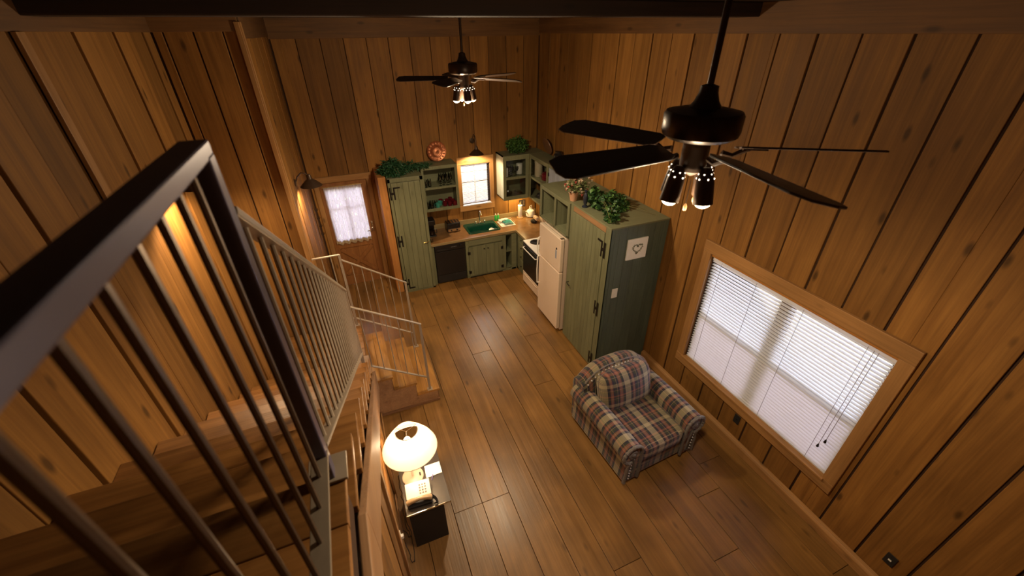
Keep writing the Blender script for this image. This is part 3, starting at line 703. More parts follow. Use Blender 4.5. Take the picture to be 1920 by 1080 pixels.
# right run base cabinet with drawers
RXF = 3.03
rb = thing('drawer_cabinet', 'narrow green base cabinet with a stack of small drawers between corner and stove', 'cabinet', (3.4, 7.0, 0))
MB().box(RXF+0.012, XR-0.03, 6.73, 6.75, 0, 0.875).box(RXF+0.012, XR-0.03, 7.23, 7.25, 0, 0.875).box(XR-0.05, XR-0.03, 6.73, 7.24, 0, 0.875).box(RXF+0.012, XR-0.03, 6.73, 7.24, 0.05, 0.07).obj('body', GREEN, rb)
MB().box(RXF, RXF+0.012, 6.73, 6.78, 0, 0.875).box(RXF, RXF+0.012, 7.18, 7.25, 0, 0.875).box(RXF, RXF+0.012, 6.73, 7.25, 0.86, 0.875).box(RXF, RXF+0.012, 6.73, 7.25, 0, 0.05).obj('face_frame', GREEN, rb, bevel=0.002)
for z0, z1 in ((0.055, 0.30), (0.31, 0.50), (0.51, 0.69), (0.70, 0.855)):
    d = B(RXF-0.012, RXF+0.012, 6.785, 7.175, z0, z1).obj('drawer', GREENY, rb, bevel=0.004)
    MB().lathe([(0.006, 0), (0.006, 0.012), (0.015, 0.022), (0.009, 0.03)], 10, M=rotM('Y', -PI/2, (RXF-0.012, 6.98, (z0+z1)/2))).obj('knob', IRON, d, smooth=True)
# counter top (L shaped) with a hole for the sink
SX0, SX1, SY0, SY1 = 2.06, 2.70, 7.39, 7.86
ctp = MB()
for (a, b, c, d) in ((1.21, SX0, CY-0.03, 7.925), (SX0, SX1, CY-0.03, SY0), (SX0, SX1, SY1, 7.925), (SX1, XR-0.025, CY-0.03, 7.925), (3.0, XR-0.025, 6.72, CY-0.03)):
    ctp.box(a, b, c, d, 0.877, 0.917)
ct_ = tag(ctp.obj('countertop', COUNTER), 'L-shaped mottled brown laminate countertop running into the kitchen corner', 'countertop')
MB().box(1.21, 3.0, CY-0.042, CY-0.031, 0.872, 0.92).box(2.988, 2.999, 6.72, CY-0.031, 0.872, 0.92).obj('edge_strip', CEDGE, ct_, bevel=0.002)
MB().box(1.21, XR-0.03, 7.905, 7.928, 0.918, 1.02).obj('backsplash', CEDGE, ct_, bevel=0.003)
# sink
sk = thing('kitchen_sink', 'dark green enamel drop-in sink under the window', 'sink', (2.38, 7.62, 0.9))
m = MB()
def rr(x0, x1, y0, y1, z, r=0.05, n=5):
    pts = []
    for cx, cy, a0 in ((x1-r, y0+r, -PI/2), (x1-r, y1-r, 0), (x0+r, y1-r, PI/2), (x0+r, y0+r, PI)):
        for i in range(n+1): a = a0+PI/2*i/n; pts.append((cx+r*math.cos(a), cy+r*math.sin(a), z))
    return pts
rows = [rr(SX0-0.025, SX1+0.025, SY0-0.025, SY1+0.03, 0.918), rr(SX0-0.02, SX1+0.02, SY0-0.02, SY1+0.025, 0.932),
        rr(SX0+0.02, SX1-0.02, SY0+0.02, SY1-0.10, 0.930), rr(SX0+0.03, SX1-0.03, SY0+0.03, SY1-0.11, 0.90), rr(SX0+0.05, SX1-0.05, SY0+0.05, SY1-0.13, 0.745, 0.06), rr(SX0+0.2, SX1-0.2, SY0+0.15, SY1-0.2, 0.735, 0.03)]
m.grid(rows, wrap=True); m.f.append(tuple(range(len(m.v)-24, len(m.v)))); m.mi.append(0)
m.obj('basin', SINKG, sk, smooth=True)
MB().lathe([(0.035, 0), (0.035, 0.006), (0.015, 0.004)], 14, (2.38, 7.575, 0.736)).obj('drain', CHROME, sk, smooth=True)
fc = thing('kitchen_faucet', 'tall chrome gooseneck faucet standing behind the green sink', 'faucet', (2.41, 7.83, 0.93))
MB().tube([(2.41, 7.83, 0.93), (2.41, 7.83, 1.16), (2.405, 7.81, 1.21), (2.40, 7.76, 1.235), (2.395, 7.70, 1.22), (2.39, 7.66, 1.17)], 0.010, 10).obj('spout', CHROME, fc, smooth=True)
MB().lathe([(0.022, 0), (0.022, 0.02), (0.014, 0.03)], 14, (2.41, 7.83, 0.932)).obj('base', CHROME, fc, smooth=True)
for dx in (-0.1, 0.1):
    h = MB().lathe([(0.018, 0), (0.016, 0.03), (0.020, 0.045), (0.012, 0.055)], 12, (2.41+dx, 7.83, 0.932)).obj('handle', CHROME, fc, smooth=True)
MB().box(2.29, 2.53, 7.81, 7.85, 0.931, 0.942).obj('deck_plate', CHROME, fc, bevel=0.004)
cb = tag(MB().prism([(2.28, 7.42), (2.53, 7.42), (2.54, 7.43), (2.54, 7.54), (2.53, 7.55), (2.28, 7.55), (2.27, 7.54), (2.27, 7.43)], 'Z', 0.760, 0.776, M=None).obj('cutting_board', WHITE, bevel=0.003), 'small white board lying in the green sink', 'board')
tag(MB().lathe([(0.03, 0), (0.075, 0.02), (0.078, 0.026), (0.07, 0.024), (0.025, 0.006)], 20, (2.60, 7.60, 0.80)).obj('saucer', WHITE, smooth=True), 'white saucer leaning in the green sink', 'plate').rotation_euler = (0.5, 0.2, 0)
tag(MB().box(2.49, 2.57, 7.46, 7.51, 0.777, 0.81).obj('sponge', BLUE, bevel=0.008), 'blue dish sponge on the white board in the sink', 'sponge')
# stove
OX = 2.925
ov = thing('kitchen_stove', 'almond freestanding electric range with black oven door, between drawers and refrigerator', 'stove', (3.3, 6.34, 0))
MB().box(OX+0.03, XR-0.04, 5.98, 6.70, 0.02, 0.90).obj('body', ALMOND, ov, bevel=0.004)
MB().box(OX+0.005, XR-0.04, 5.975, 6.705, 0.90, 0.925).obj('cooktop', WHITE, ov, bevel=0.006)
MB().box(XR-0.12, XR-0.045, 5.98, 6.70, 0.925, 1.13).obj('back_panel', ALMOND, ov, bevel=0.006)
MB().box(OX, OX+0.03, 5.985, 6.695, 0.27, 0.86).obj('oven_door', BLACK, ov, bevel=0.006)
MB().box(OX+0.003, OX+0.03, 5.985, 6.695, 0.865, 0.898).obj('door_top_rail', BLACKM, ov)
dd = MB().box(OX, OX+0.03, 5.985, 6.695, 0.03, 0.262).obj('storage_drawer', ALMOND, ov, bevel=0.006)
MB().box(OX-0.008, OX, 6.03, 6.65, 0.20, 0.215).obj('drawer_pull', ALMOND, dd, bevel=0.003)
MB().tube([(OX, 6.05, 0.82), (OX-0.04, 6.06, 0.82), (OX-0.04, 6.62, 0.82), (OX, 6.63, 0.82)], 0.009, 8).obj('oven_handle', WHITE, ov, smooth=True)
for (bx_, by_, r_) in ((3.12, 6.16, 0.08), (3.12, 6.52, 0.10), (3.45, 6.16, 0.10), (3.45, 6.52, 0.08)):
    m = MB()
    for q in range(4): m.tube([(bx_+math.cos(t/16*2*PI)*r_*(1-q*0.23), by_+math.sin(t/16*2*PI)*r_*(1-q*0.23), 0.935) for t in range(16)], 0.006, 5, closed=True)
    bb = m.obj('burner_coil', BLACKM, ov, smooth=True)
    MB().lathe([(r_+0.02, 0), (r_+0.018, 0.004), (r_+0.005, 0.0)], 20, (bx_, by_, 0.925)).obj('drip_pan', CHROME, bb, smooth=True)
# refrigerator
FX, FYA, FYB, FZ, FSP = 2.755, 4.895, 5.635, 1.745, 1.175
fr = thing('refrigerator', 'almond top-freezer refrigerator between the stove and the tall green closet', 'refrigerator', (3.15, 5.26, 0))
MB().box(FX+0.075, 3.55, FYA+0.008, FYB-0.008, 0.03, FZ-0.004).obj('body', ALMOND, fr, bevel=0.008)
MB().box(FX, FX+0.068, FYA, FYB, 0.075, FSP-0.006).obj('fridge_door', ALMOND, fr, bevel=0.012)
fz = MB().box(FX, FX+0.068, FYA, FYB, FSP+0.006, FZ).obj('freezer_door', ALMOND, fr, bevel=0.012)
MB().box(FX+0.09, FX+0.11, FYA+0.02, FYB-0.02, 0.02, 0.07).obj('kick_grille', BLACKM, fr)
MB().box(FX+0.068, FX+0.075, FYA+0.012, FYB-0.012, 0.08, FZ-0.006).obj('door_gasket', plain('grey_gasket', (0.35, 0.30, 0.25), 0.7), fr)
MB().box(FX+0.01, FX+0.07, FYA+0.01, FYA+0.05, FZ, FZ+0.012).obj('hinge_cap', STEELD, fr, bevel=0.003)
for (za, zb2) in ((0.62, FSP-0.02), (FSP+0.015, 1.50)):
    MB().tube([(FX, FYB-0.035, zb2), (FX-0.035, FYB-0.035, zb2-0.01), (FX-0.045, FYB-0.035, (za+zb2)/2), (FX-0.035, FYB-0.035, za+0.01), (FX, FYB-0.035, za)], 0.011, 8).obj('handle', WHITE, fr, smooth=True)
MB().box(FX-0.004, FX+0.0, FYA+0.11, FYA+0.15, 1.38, 1.52).obj('door_magnet', plain('blue_grey_sticker', (0.30, 0.33, 0.42), 0.6), fz, label='blue and grey sticker strip')
MB().lathe([(0.018, 0), (0.018, 0.005)], 10, M=rotM('Y', -PI/2, (FX, FYA+0.12, 1.55))).obj('door_magnet', BLACKM, fz, label='round dark magnet')
# bridge cabinet above the refrigerator (two open cubbies)
UX = 2.86; ZT = 2.31
ub = thing('bridge_cabinet', 'green open cubby cabinet with two compartments above the refrigerator', 'cabinet', (3.3, 5.35, 1.78))
m = MB().box(UX, 3.70, 4.86, 5.84, ZT-0.02, ZT).box(UX, 3.70, 4.86, 5.84, 1.78, 1.80).box(UX, 3.70, 5.82, 5.84, 1.80, ZT-0.02).box(UX, 3.70, 4.86, 4.88, 1.80, ZT-0.02).box(3.36, 3.38, 4.88, 5.82, 1.80, ZT-0.02)
m.obj('body', GREENY, ub)
m = MB().box(UX, 3.36, 5.30, 5.32, 1.80, ZT-0.02); m.obj('divider', GREEN, ub)
MB().box(UX-0.015, UX, 4.86, 5.84, ZT-0.06, ZT+0.001).box(UX-0.015, UX, 5.78, 5.84, 1.78, ZT-0.06).box(UX-0.015, UX, 4.86, 4.92, 1.78, ZT-0.06).box(UX-0.015, UX, 5.285, 5.335, 1.78, ZT-0.06).box(UX-0.015, UX, 4.86, 5.84, 1.765, 1.80).obj('face_frame', GREEN, ub, bevel=0.003)
# closet
cl = thing('tall_closet', 'big green painted closet with boarded door, nearest the armchair', 'closet', (3.3, 4.34, 0))
KY0, KY1, KX, KZ = 3.845, 4.85, 2.865, 2.335
MB().box(KX+0.02, XR-0.03, KY0+0.022, KY1, 0, KZ-0.022).obj('body', DKGREEN, cl)
B(KX-0.005, XR-0.025, KY0-0.005, KY1+0.005, KZ-0.022, KZ).obj('top_panel', GREENX, cl, bevel=0.004)
MB().box(KX, KX+0.02, KY0, KY0+0.115, 0, KZ-0.022).box(KX, KX+0.02, KY1-0.075, KY1, 0, KZ-0.022).obj('face_frame', GREEN, cl, bevel=0.003)
B(KX-0.002, KX+0.018, KY0+0.115, KY1-0.075, KZ-0.10, KZ-0.023).obj('door_header', wood('raw_header', (0.36, 0.20, 0.09), (0.24, 0.13, 0.06), 'Y', 0.6, 0.2), cl, bevel=0.003)
dr = B(KX+0.008, KX+0.018, KY0+0.12, KY1-0.08, 0.01, KZ-0.105).obj('door', DKGREEN, cl)
n = 9; wd = (KY1-0.08-KY0-0.12)/n
for i in range(n): B(KX-0.008, KX+0.008, KY0+0.12+i*wd+0.0015, KY0+0.12+(i+1)*wd-0.0015, 0.011, KZ-0.107).obj('board', GREEN, dr, bevel=0.003)
for z, kd in ((2.0, 'T'), (1.08, 'H'), (0.16, 'H')):
    m = MB(); bx = hinge(m, KX-0.008, KY0+0.12, z, 'X')
    if kd == 'T': bx(0.045, 0.13, 0.085, 0.11)
    m.obj('hinge', IRON, cl)
MB().tube([(KX-0.008, KY1-0.09, 1.08), (KX-0.04, KY1-0.09, 1.08), (KX-0.045, KY1-0.12, 1.06), (KX-0.04, KY1-0.17, 1.05)], 0.008, 8).obj('door_latch', IRON, cl, smooth=True)
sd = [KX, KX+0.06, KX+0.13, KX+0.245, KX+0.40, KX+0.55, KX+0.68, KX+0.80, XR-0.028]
for a, b in zip(sd[:-1], sd[1:]): B(a+0.001, b-0.001, KY0, KY0+0.021, 0.0, KZ-0.023).obj('side_board', GREEN_SHADED, cl, bevel=0.002)
# heart picture, switch plate
pic = thing('framed_picture', 'small white square picture of a twig heart wreath hanging on the closet side', 'picture', (3.285, KY0-0.002, 1.84))
MB().box(3.13, 3.44, KY0-0.022, KY0-0.001, 1.845, 2.14).obj('panel', PAPER, pic, bevel=0.004)
m = MB(); m2 = MB(); rh = random.Random(5); pts = []
for i in range(40):
    t = 2*PI*i/40; x = 16*math.sin(t)**3; z = 13*math.cos(t)-5*math.cos(2*t)-2*math.cos(3*t)-math.cos(4*t)
    pts.append((3.285+x*0.0045, KY0-0.026, 2.0+z*0.0045))
m.tube(pts, 0.0035, 5, closed=True).obj('heart_wreath', STEM, pic)
for p in pts:
    for q in range(2):
        m2.ball((p[0]+rh.uniform(-.012, .012), p[1]-0.002, p[2]+rh.uniform(-.012, .012)), 0.005, 5, 3)
m2.obj('wreath_leaves', plain('grey_leaf', (0.12, 0.13, 0.10), 0.8), pic, kind='stuff')
swp = thing('light_switch', 'ivory light switch plate on the closet side below the heart picture', 'switch', (3.04, KY0, 1.29))
MB().box(2.995, 3.085, KY0-0.008, KY0, 1.285, 1.43).obj('plate', WHITE, swp, bevel=0.003)
MB().box(3.035, 3.045, KY0-0.02, KY0-0.008, 1.345, 1.37).obj('toggle', WHITE, swp)
# upper open shelf on the back wall
UY = 7.53
us1 = thing('wall_shelf_cabinet', 'green open wall cabinet with two shelves of glassware left of the kitchen window', 'cabinet', (1.57, 7.7, 1.48))
ux0, ux1 = 1.245, 1.925
MB().box(ux0, ux1, UY, YB-0.022, 2.30, 2.32).box(ux0, ux1, UY, YB-0.022, 1.47, 1.49).box(ux0, ux0+0.02, UY, YB-0.022, 1.49, 2.30).box(ux1-0.02, ux1, UY, YB-0.022, 1.49, 2.30).box(ux0, ux1, YB-0.035, YB-0.022, 1.49, 2.30).obj('body', GREENX, us1)
B(ux0+0.02, ux1-0.02, UY+0.01, YB-0.035, 1.90, 1.92).obj('shelf', GREENX, us1)
MB().box(ux0, ux1, UY-0.014, UY, 2.26, 2.321).box(ux0, ux1, UY-0.014, UY, 1.46, 1.52).box(ux0, ux0+0.045, UY-0.014, UY, 1.52, 2.26).box(ux1-0.05, ux1, UY-0.014, UY, 1.52, 2.26).box(ux0+0.045, ux1-0.05, UY-0.014, UY, 1.89, 1.93).obj('face_frame', GREEN, us1, bevel=0.003)
# upper corner cabinet with glass door
cx0, cx1 = 2.85, 3.40
uc = thing('wall_corner_cabinet', 'green glazed wall cabinet right of the kitchen window, white side panel', 'cabinet', (3.1, 7.7, 1.48))
MB().box(cx0, XR-0.03, UY, YB-0.022, 2.33, 2.35).box(cx0, XR-0.03, UY, YB-0.022, 1.47, 1.49).box(cx1-0.02, cx1, UY, YB-0.022, 1.49, 2.33).box(cx0, XR-0.03, YB-0.035, YB-0.022, 1.49, 2.33).obj('body', GREENX, uc)
MB().box(cx0, cx0+0.02, UY, YB-0.022, 1.47, 2.35).obj('side_panel', wood('pale_side_board', (0.50, 0.52, 0.42), (0.42, 0.44, 0.35), 'Z', 0.5, 0.1, 0.02), uc, label='pale side panel facing the window')
B(cx0+0.02, cx1-0.02, UY+0.01, YB-0.035, 1.90, 1.915).obj('shelf', GREENX, uc)
MB().box(cx0, cx1, UY-0.016, UY, 2.26, 2.352).box(cx0, cx1, UY-0.016, UY, 1.46, 1.54).box(cx0, cx0+0.06, UY-0.016, UY, 1.54, 2.26).box(cx1-0.07, cx1, UY-0.016, UY, 1.54, 2.26).box(cx0+0.06, cx1-0.07, UY-0.016, UY, 1.88, 1.93).obj('face_frame', GREEN, uc, bevel=0.003)
for za, zb2 in ((1.54, 1.88), (1.93, 2.26)): B(cx0+0.055, cx1-0.065, UY-0.006, UY-0.003, za, zb2).obj('pane', GLASS, uc)
# right wall upper run
ur = thing('wall_shelf_cabinet', 'green open wall shelves on the right wall holding red cookware, beside the glazed corner cabinet', 'cabinet', (3.6, 7.1, 1.48))
RU = 3.42
MB().box(RU, XR-0.025, 6.70, 7.52, 2.33, 2.35).box(RU, XR-0.025, 6.70, 7.52, 1.47, 1.49).box(RU, XR-0.025, 6.70, 6.72, 1.49, 2.33).box(XR-0.04, XR-0.025, 6.72, 7.52, 1.49, 2.33).obj('body', GREENY, ur)
B(RU, XR-0.04, 6.72, 7.52, 1.90, 1.92).obj('shelf', GREENY, ur)
MB().box(RU-0.015, RU, 6.70, 7.52, 2.28, 2.351).box(RU-0.015, RU, 6.70, 7.52, 1.46, 1.50).box(RU-0.015, RU, 7.45, 7.52, 1.50, 2.28).box(RU-0.015, RU, 6.70, 6.75, 1.50, 2.28).box(RU-0.015, RU, 6.75, 7.45, 1.89, 1.93).obj('face_frame', GREENY, ur, bevel=0.003)
ub2 = thing('hood_cabinet', 'beadboard cupboard over the stove, door tinted for bluish daylight, half hidden by the fan blade', 'cabinet', (3.6, 6.3, 1.6))
MB().box(RU, XR-0.025, 5.86, 6.68, 1.62, 2.35).obj('body', GREENY, ub2, bevel=0.003)
d = B(RU-0.008, RU, 5.90, 6.64, 1.66, 2.30).obj('door', BLUELIT, ub2)
for i in range(9): B(RU-0.02, RU-0.008, 5.90+i*0.0822+0.002, 5.90+(i+1)*0.0822-0.002, 1.66, 2.30).obj('board', BLUELIT, d, bevel=0.003)
for z in (1.78, 2.18): MB().box(RU-0.026, RU-0.008, 6.62, 6.66, z-0.03, z+0.03).obj('hinge', IRON, d)
# bottom rack under the right shelves
rk = thing('utensil_shelf', 'narrow green slatted rack under the right wall shelves above the counter', 'rack', (3.65, 7.0, 1.3))
for z in (1.32, 1.38, 1.44): B(3.60, XR-0.025, 6.75, 7.5, z-0.008, z+0.008).obj('slat', GREENY, rk)

# ------------------------------------------------------------------ kitchen small things
def place(o, x, y, z, rz=0):
    o.location = (x, y, z); o.rotation_euler = (0, 0, rz); return o
def mug_proto(name, mat, label, group=None):
    t = thing(name, label, 'mug', (0, 0, 0), 0, group)
    MB().lathe([(0.034, 0), (0.040, 0.005), (0.042, 0.09), (0.038, 0.09), (0.035, 0.01), (0.0, 0.008)], 14).obj('cup', mat, t, smooth=True, world=False)
    MB().tube([(0.04, 0, 0.075), (0.065, 0, 0.070), (0.068, 0, 0.04), (0.042, 0, 0.02)], 0.006, 6).obj('handle', mat, t, smooth=True, world=False)
    return t
rd = mug_proto('mug', RED, 'dark red mug in the cluster at the right of the lower left-hand wall shelf', 'dark red mugs on the lower open shelf')
ps = [(1.665, 7.66), (1.755, 7.63), (1.84, 7.72), (1.73, 7.77), (1.82, 7.85), (1.85, 7.60), (1.61, 7.80)]
for i, (x, y) in enumerate(ps):
    o = place(rd if i == 0 else copy_tree(rd), x, y, 1.491, i*1.1)
    o['label'] = 'dark red mug on the lower open shelf, ' + ('front row, leftmost', 'front row, middle', 'right edge, middle depth', 'back row, middle', 'back row, rightmost', 'front row, rightmost', 'back row, leftmost behind the turquoise pair')[i]
tm = mug_proto('mug', TEAL, 'turquoise mug in front on the lower open shelf, left one of the pair', None)
place(tm, 1.515, 7.62, 1.491, 2.8)
t2 = copy_tree(tm); t2['label'] = 'turquoise mug beside the dark red mugs, right one of the pair'; place(t2, 1.575, 7.72, 1.491, 0.5)
def glass_proto(kind, label, group):
    t = thing('wine_glass' if kind == 'w' else 'drinking_glass', label, 'glass', (0, 0, 0), 0, group)
    if kind == 'w':
        MB().lathe([(0.001, 0.075), (0.020, 0.085), (0.033, 0.12), (0.030, 0.17), (0.028, 0.17), (0.030, 0.12), (0.018, 0.09)], 12, caps=False).obj('bowl', GLASS, t, smooth=True, world=False)
        MB().lathe([(0.032, 0), (0.030, 0.004), (0.004, 0.008), (0.003, 0.075)], 10).obj('stem', GLASS, t, smooth=True, world=False)
    else:
        MB().lathe([(0.028, 0), (0.034, 0.11), (0.031, 0.11), (0.026, 0.008), (0, 0.006)], 12, caps=False).obj('tumbler', GLASS, t, smooth=True, world=False)
        MB().lathe([(0.0275, 0), (0.0285, 0.01), (0.0, 0.012)], 12).obj('base', GLASS, t, smooth=True, world=False)
    return t
wg = glass_proto('w', 'clear stemmed wine glass at the right of the upper open shelf', 'wine glasses on the upper open shelf')
for i, (x, y) in enumerate([(1.60, 7.60), (1.67, 7.63), (1.74, 7.60), (1.81, 7.63), (1.63, 7.72), (1.71, 7.74), (1.79, 7.73), (1.84, 7.80), (1.66, 7.83), (1.75, 7.84)]):
    o = place(wg if i == 0 else copy_tree(wg), x, y, 1.921)
    o['label'] = 'stemmed wine glass on the upper open shelf, ' + ('front row, leftmost', 'front row, second from left', 'front row, second from right', 'front row, rightmost', 'middle row, leftmost', 'middle row, centre', 'middle row, rightmost', 'back right corner', 'back row, leftmost', 'back row, centre')[i]
tg = glass_proto('t', 'clear tumbler at the left end of the upper open shelf', 'tumblers on the upper open shelf')
for i, (x, y) in enumerate([(1.32, 7.60), (1.40, 7.62), (1.34, 7.72), (1.42, 7.74)]):
    o = place(tg if i == 0 else copy_tree(tg), x, y, 1.921)
    o['label'] = 'clear tumbler at the left end of the upper open shelf, ' + ('front left', 'front right', 'back left', 'back right')[i]
tg2 = copy_tree(tg); tg2['label'] = 'clear tumbler at the left of the lower open shelf'; tg2['group'] = 'tumblers on the lower open shelf'
for i, (x, y) in enumerate([(1.32, 7.60), (1.39, 7.58), (1.45, 7.66), (1.35, 7.70), (1.42, 7.76), (1.50, 7.74)]):
    o = place(tg2 if i == 0 else copy_tree(tg2), x, y, 1.491)
    o['label'] = 'clear tumbler at the left of the lower open shelf, ' + ('front row, leftmost', 'front row, centre', 'front right beside the turquoise mug', 'middle left', 'back row, left', 'back row, right')[i]
def bowl(label, mat, x, y, z, r, h, name='mixing_bowl', cat='bowl'):
    return tag(MB().lathe([(r*0.45, 0), (r*0.5, 0.006), (r*0.85, h*0.55), (r, h), (r*0.95, h), (r*0.8, h*0.55), (r*0.4, 0.012), (0, 0.012)], 20, (x, y, z), caps=False).obj(name, mat, smooth=True), label, cat)
# glazed cabinet contents
wg2 = copy_tree(wg); wg2['label'] = 'small clear glass behind the upper pane of the corner cabinet'; wg2['group'] = 'glasses in the corner cabinet'
for i, (x, y) in enumerate([(3.03, 7.64), (3.09, 7.68), (3.15, 7.64), (3.21, 7.69), (3.06, 7.76), (3.13, 7.78)]):
    o = place(wg2 if i == 0 else copy_tree(wg2), x, y, 1.916)
    o['label'] = 'small clear glass behind the upper pane of the corner cabinet, ' + ('front leftmost', 'front second from left', 'front second from right', 'front rightmost', 'back left', 'back right')[i]
tag(MB().lathe([(0.035, 0), (0.045, 0.01), (0.045, 0.17), (0.03, 0.18)], 14, (2.945, 7.63, 1.916)).obj('white_jug', WHITE, smooth=True), 'slim white jug at left behind the upper corner cabinet pane', 'jug')
tag(MB().lathe([(0.06, 0), (0.065, 0.01), (0.065, 0.20), (0.05, 0.21)], 16, (3.29, 7.75, 1.916)).obj('white_canister', WHITE, smooth=True), 'white canister at right behind the upper corner cabinet pane', 'canister')
bowl('steel bowl at left behind the lower corner cabinet pane', CHROME, 3.0, 7.68, 1.491, 0.10, 0.09)
bowl('glass bowl at right behind the lower corner cabinet pane', GLASS, 3.24, 7.68, 1.491, 0.09, 0.08)
tag(MB().lathe([(0.075, 0), (0.08, 0.01), (0.08, 0.27), (0.085, 0.275), (0.085, 0.32), (0.07, 0.335), (0, 0.34)], 20, (3.56, 7.40, 1.921)).obj('stoneware_crock', plain('cream_stoneware', (0.34, 0.31, 0.22), 0.4), smooth=True), 'tall cream stoneware crock on the upper right wall shelf', 'crock')
def pot(label, x, y, z, r, h, mat=RED):
    t = thing('cooking_pot', label, 'pot', (x, y, z))
    MB().lathe([(r*0.9, 0), (r, 0.015), (r, h), (r*0.95, h), (r*0.92, 0.015), (0, 0.012)], 20, (x, y, z)).obj('pot_body', mat, t, smooth=True)
    MB().lathe([(r*1.02, h), (r*0.8, h+0.02), (0.02, h+0.03), (0.02, h+0.045), (0.0, h+0.05)], 20, (x, y, z)).obj('lid', mat, t, smooth=True)
    MB().tube([(x-r, y, z+h*0.7), (x-r-0.03, y, z+h*0.75), (x-r-0.05, y, z+h*0.75)], 0.008, 6).obj('handle', mat, t, smooth=True)
pot('dark red lidded pot on the upper right wall shelf, farther one beside the crock', 3.60, 7.12, 1.921, 0.10, 0.12)
pot('dark red lidded pot on the upper right wall shelf, nearer to the stove', 3.60, 6.87, 1.921, 0.11, 0.15)
pot('large dark red pot on the lower right wall shelf', 3.58, 6.92, 1.491, 0.12, 0.17)
pot('small dark pot at the far end of the lower right wall shelf', 3.58, 7.32, 1.491, 0.08, 0.07, BLACK)
# counter things
cm = thing('coffee_maker', 'black drip coffee maker on the counter beside the pantry', 'coffee maker', (1.34, 7.68, 0.918))
MB().box(1.25, 1.41, 7.55, 7.80, 0.918, 0.945).box(1.25, 1.41, 7.71, 7.80, 0.945, 1.24).box(1.25, 1.41, 7.56, 7.80, 1.16, 1.26).obj('housing', BLACK, cm, bevel=0.01)
cf = MB().lathe([(0.045, 0), (0.062, 0.02), (0.062, 0.07), (0.045, 0.11), (0.05, 0.125)], 18, (1.33, 7.635, 0.947)).obj('carafe', GLASS, cm, smooth=True)
MB().tube([(1.39, 7.62, 1.055), (1.43, 7.61, 1.05), (1.43, 7.61, 0.98), (1.39, 7.62, 0.97)], 0.007, 6).obj('carafe_handle', BLACK, cf, smooth=True)
MB().lathe([(0.058, 0.0), (0.058, 0.055), (0, 0.055)], 18, (1.33, 7.635, 0.955)).obj('coffee', plain('coffee_liquid', (0.03, 0.012, 0.006), 0.1), cf, smooth=True)
to = thing('toaster', 'black four-slot toaster on the counter left of the sink', 'toaster', (1.79, 7.72, 0.918))
MB().box(1.655, 1.93, 7.62, 7.84, 0.93, 1.115).obj('housing', BLACK, to, bevel=0.02)
for i in range(4): MB().box(1.675+i*0.062, 1.705+i*0.062, 7.645, 7.815, 1.112, 1.118).obj('slot', CHROME, to)
MB().box(1.665, 1.92, 7.612, 7.622, 0.94, 1.0).obj('chrome_trim', CHROME, to, bevel=0.002)
for i in range(2):
    MB().lathe([(0.018, 0), (0.016, 0.016)], 12, M=rotM('X', PI/2, (1.73+i*0.12, 7.612, 0.97))).obj('dial', BLACK, to, smooth=True)
    MB().box(1.72+i*0.12, 1.745+i*0.12, 7.59, 7.62, 1.06, 1.072).obj('lever', BLACK, to, bevel=0.002)
for i in range(4): MB().box(1.665+i*0.08, 1.68+i*0.08, 7.63, 7.645, 0.918, 0.93).obj('foot', BLACKM, to)
tag(MB().lathe([(0.022, 0), (0.026, 0.005), (0.028, 0.06), (0.025, 0.06), (0.02, 0.006)], 12, (1.262, 7.34, 0.918)).obj('drinking_glass', GLASS, smooth=True), 'little clear glass at the counter end beside the pantry door', 'glass')
for i, (x, lb) in enumerate(((2.775, 'left'), (2.835, 'right'))):
    t = thing('soap_bottle', 'green dish soap bottle behind the sink corner, %s one of the pair' % lb, 'bottle', (x, 7.85, 0.918))
    MB().lathe([(0.022, 0), (0.026, 0.01), (0.026, 0.09), (0.012, 0.125), (0.010, 0.13)], 12, (x, 7.85, 0.918)).obj('bottle_body', SOAP, t, smooth=True)
    MB().lathe([(0.011, 0.13), (0.011, 0.15), (0.005, 0.165)], 10, (x, 7.85, 0.918)).obj('cap', WHITE, t, smooth=True)
dk = thing('dish_rack', 'low white and teal dish drying tray on the counter right of the sink', 'dish rack', (2.93, 7.58, 0.918))
MB().box(2.775, 3.09, 7.46, 7.76, 0.918, 0.926).obj('tray', WHITE, dk, bevel=0.003)
m = MB()
for z in (0.95, 0.985): m.tube([(2.79, 7.475, z), (3.075, 7.475, z), (3.075, 7.745, z), (2.79, 7.745, z)], 0.003, 5, closed=True)
for i in range(9): m.tube([(2.80+i*0.033, 7.475, 0.985), (2.80+i*0.033, 7.475, 0.932), (2.80+i*0.033, 7.745, 0.932), (2.80+i*0.033, 7.745, 0.985)], 0.002, 4)
m.obj('wire_basket', WHITE, dk, smooth=True)
rows = []
rc = random.Random(9)
for i in range(9):
    rows.append([(2.86+0.20*j/8+rc.uniform(-.006, .006), 7.49+0.20*i/8, 0.945+0.07*math.sin(PI*i/8)*math.sin(PI*j/8)+rc.uniform(-.006, .008)) for j in range(9)])
tag(MB().grid(rows).obj('dish_cloth', TEALC, smooth=True), 'teal dish cloth heaped over the drying tray', 'cloth').modifiers.new('t', 'SOLIDIFY').thickness = 0.006
for i, (x, y) in enumerate(((2.83, 7.68), (2.89, 7.71), (2.96, 7.71))):
    bowl('upturned white bowl in the dish rack, %s of three' % ('leftmost', 'middle', 'rightmost')[i], WHITE, x, y, 0.936, 0.045, 0.05)
pt = thing('paper_towel_holder', 'white paper towel roll upright on a stand in the counter corner', 'paper towel', (3.33, 7.80, 0.918))
MB().lathe([(0.075, 0), (0.073, 0.012), (0.01, 0.014)], 20, (3.33, 7.80, 0.918)).obj('stand_base', CANE, pt, smooth=True)
MB().lathe([(0.045, 0), (0.047, 0.003), (0.047, 0.27), (0.02, 0.272)], 20, (3.33, 7.80, 0.933)).obj('paper_roll', PAPER, pt, smooth=True)
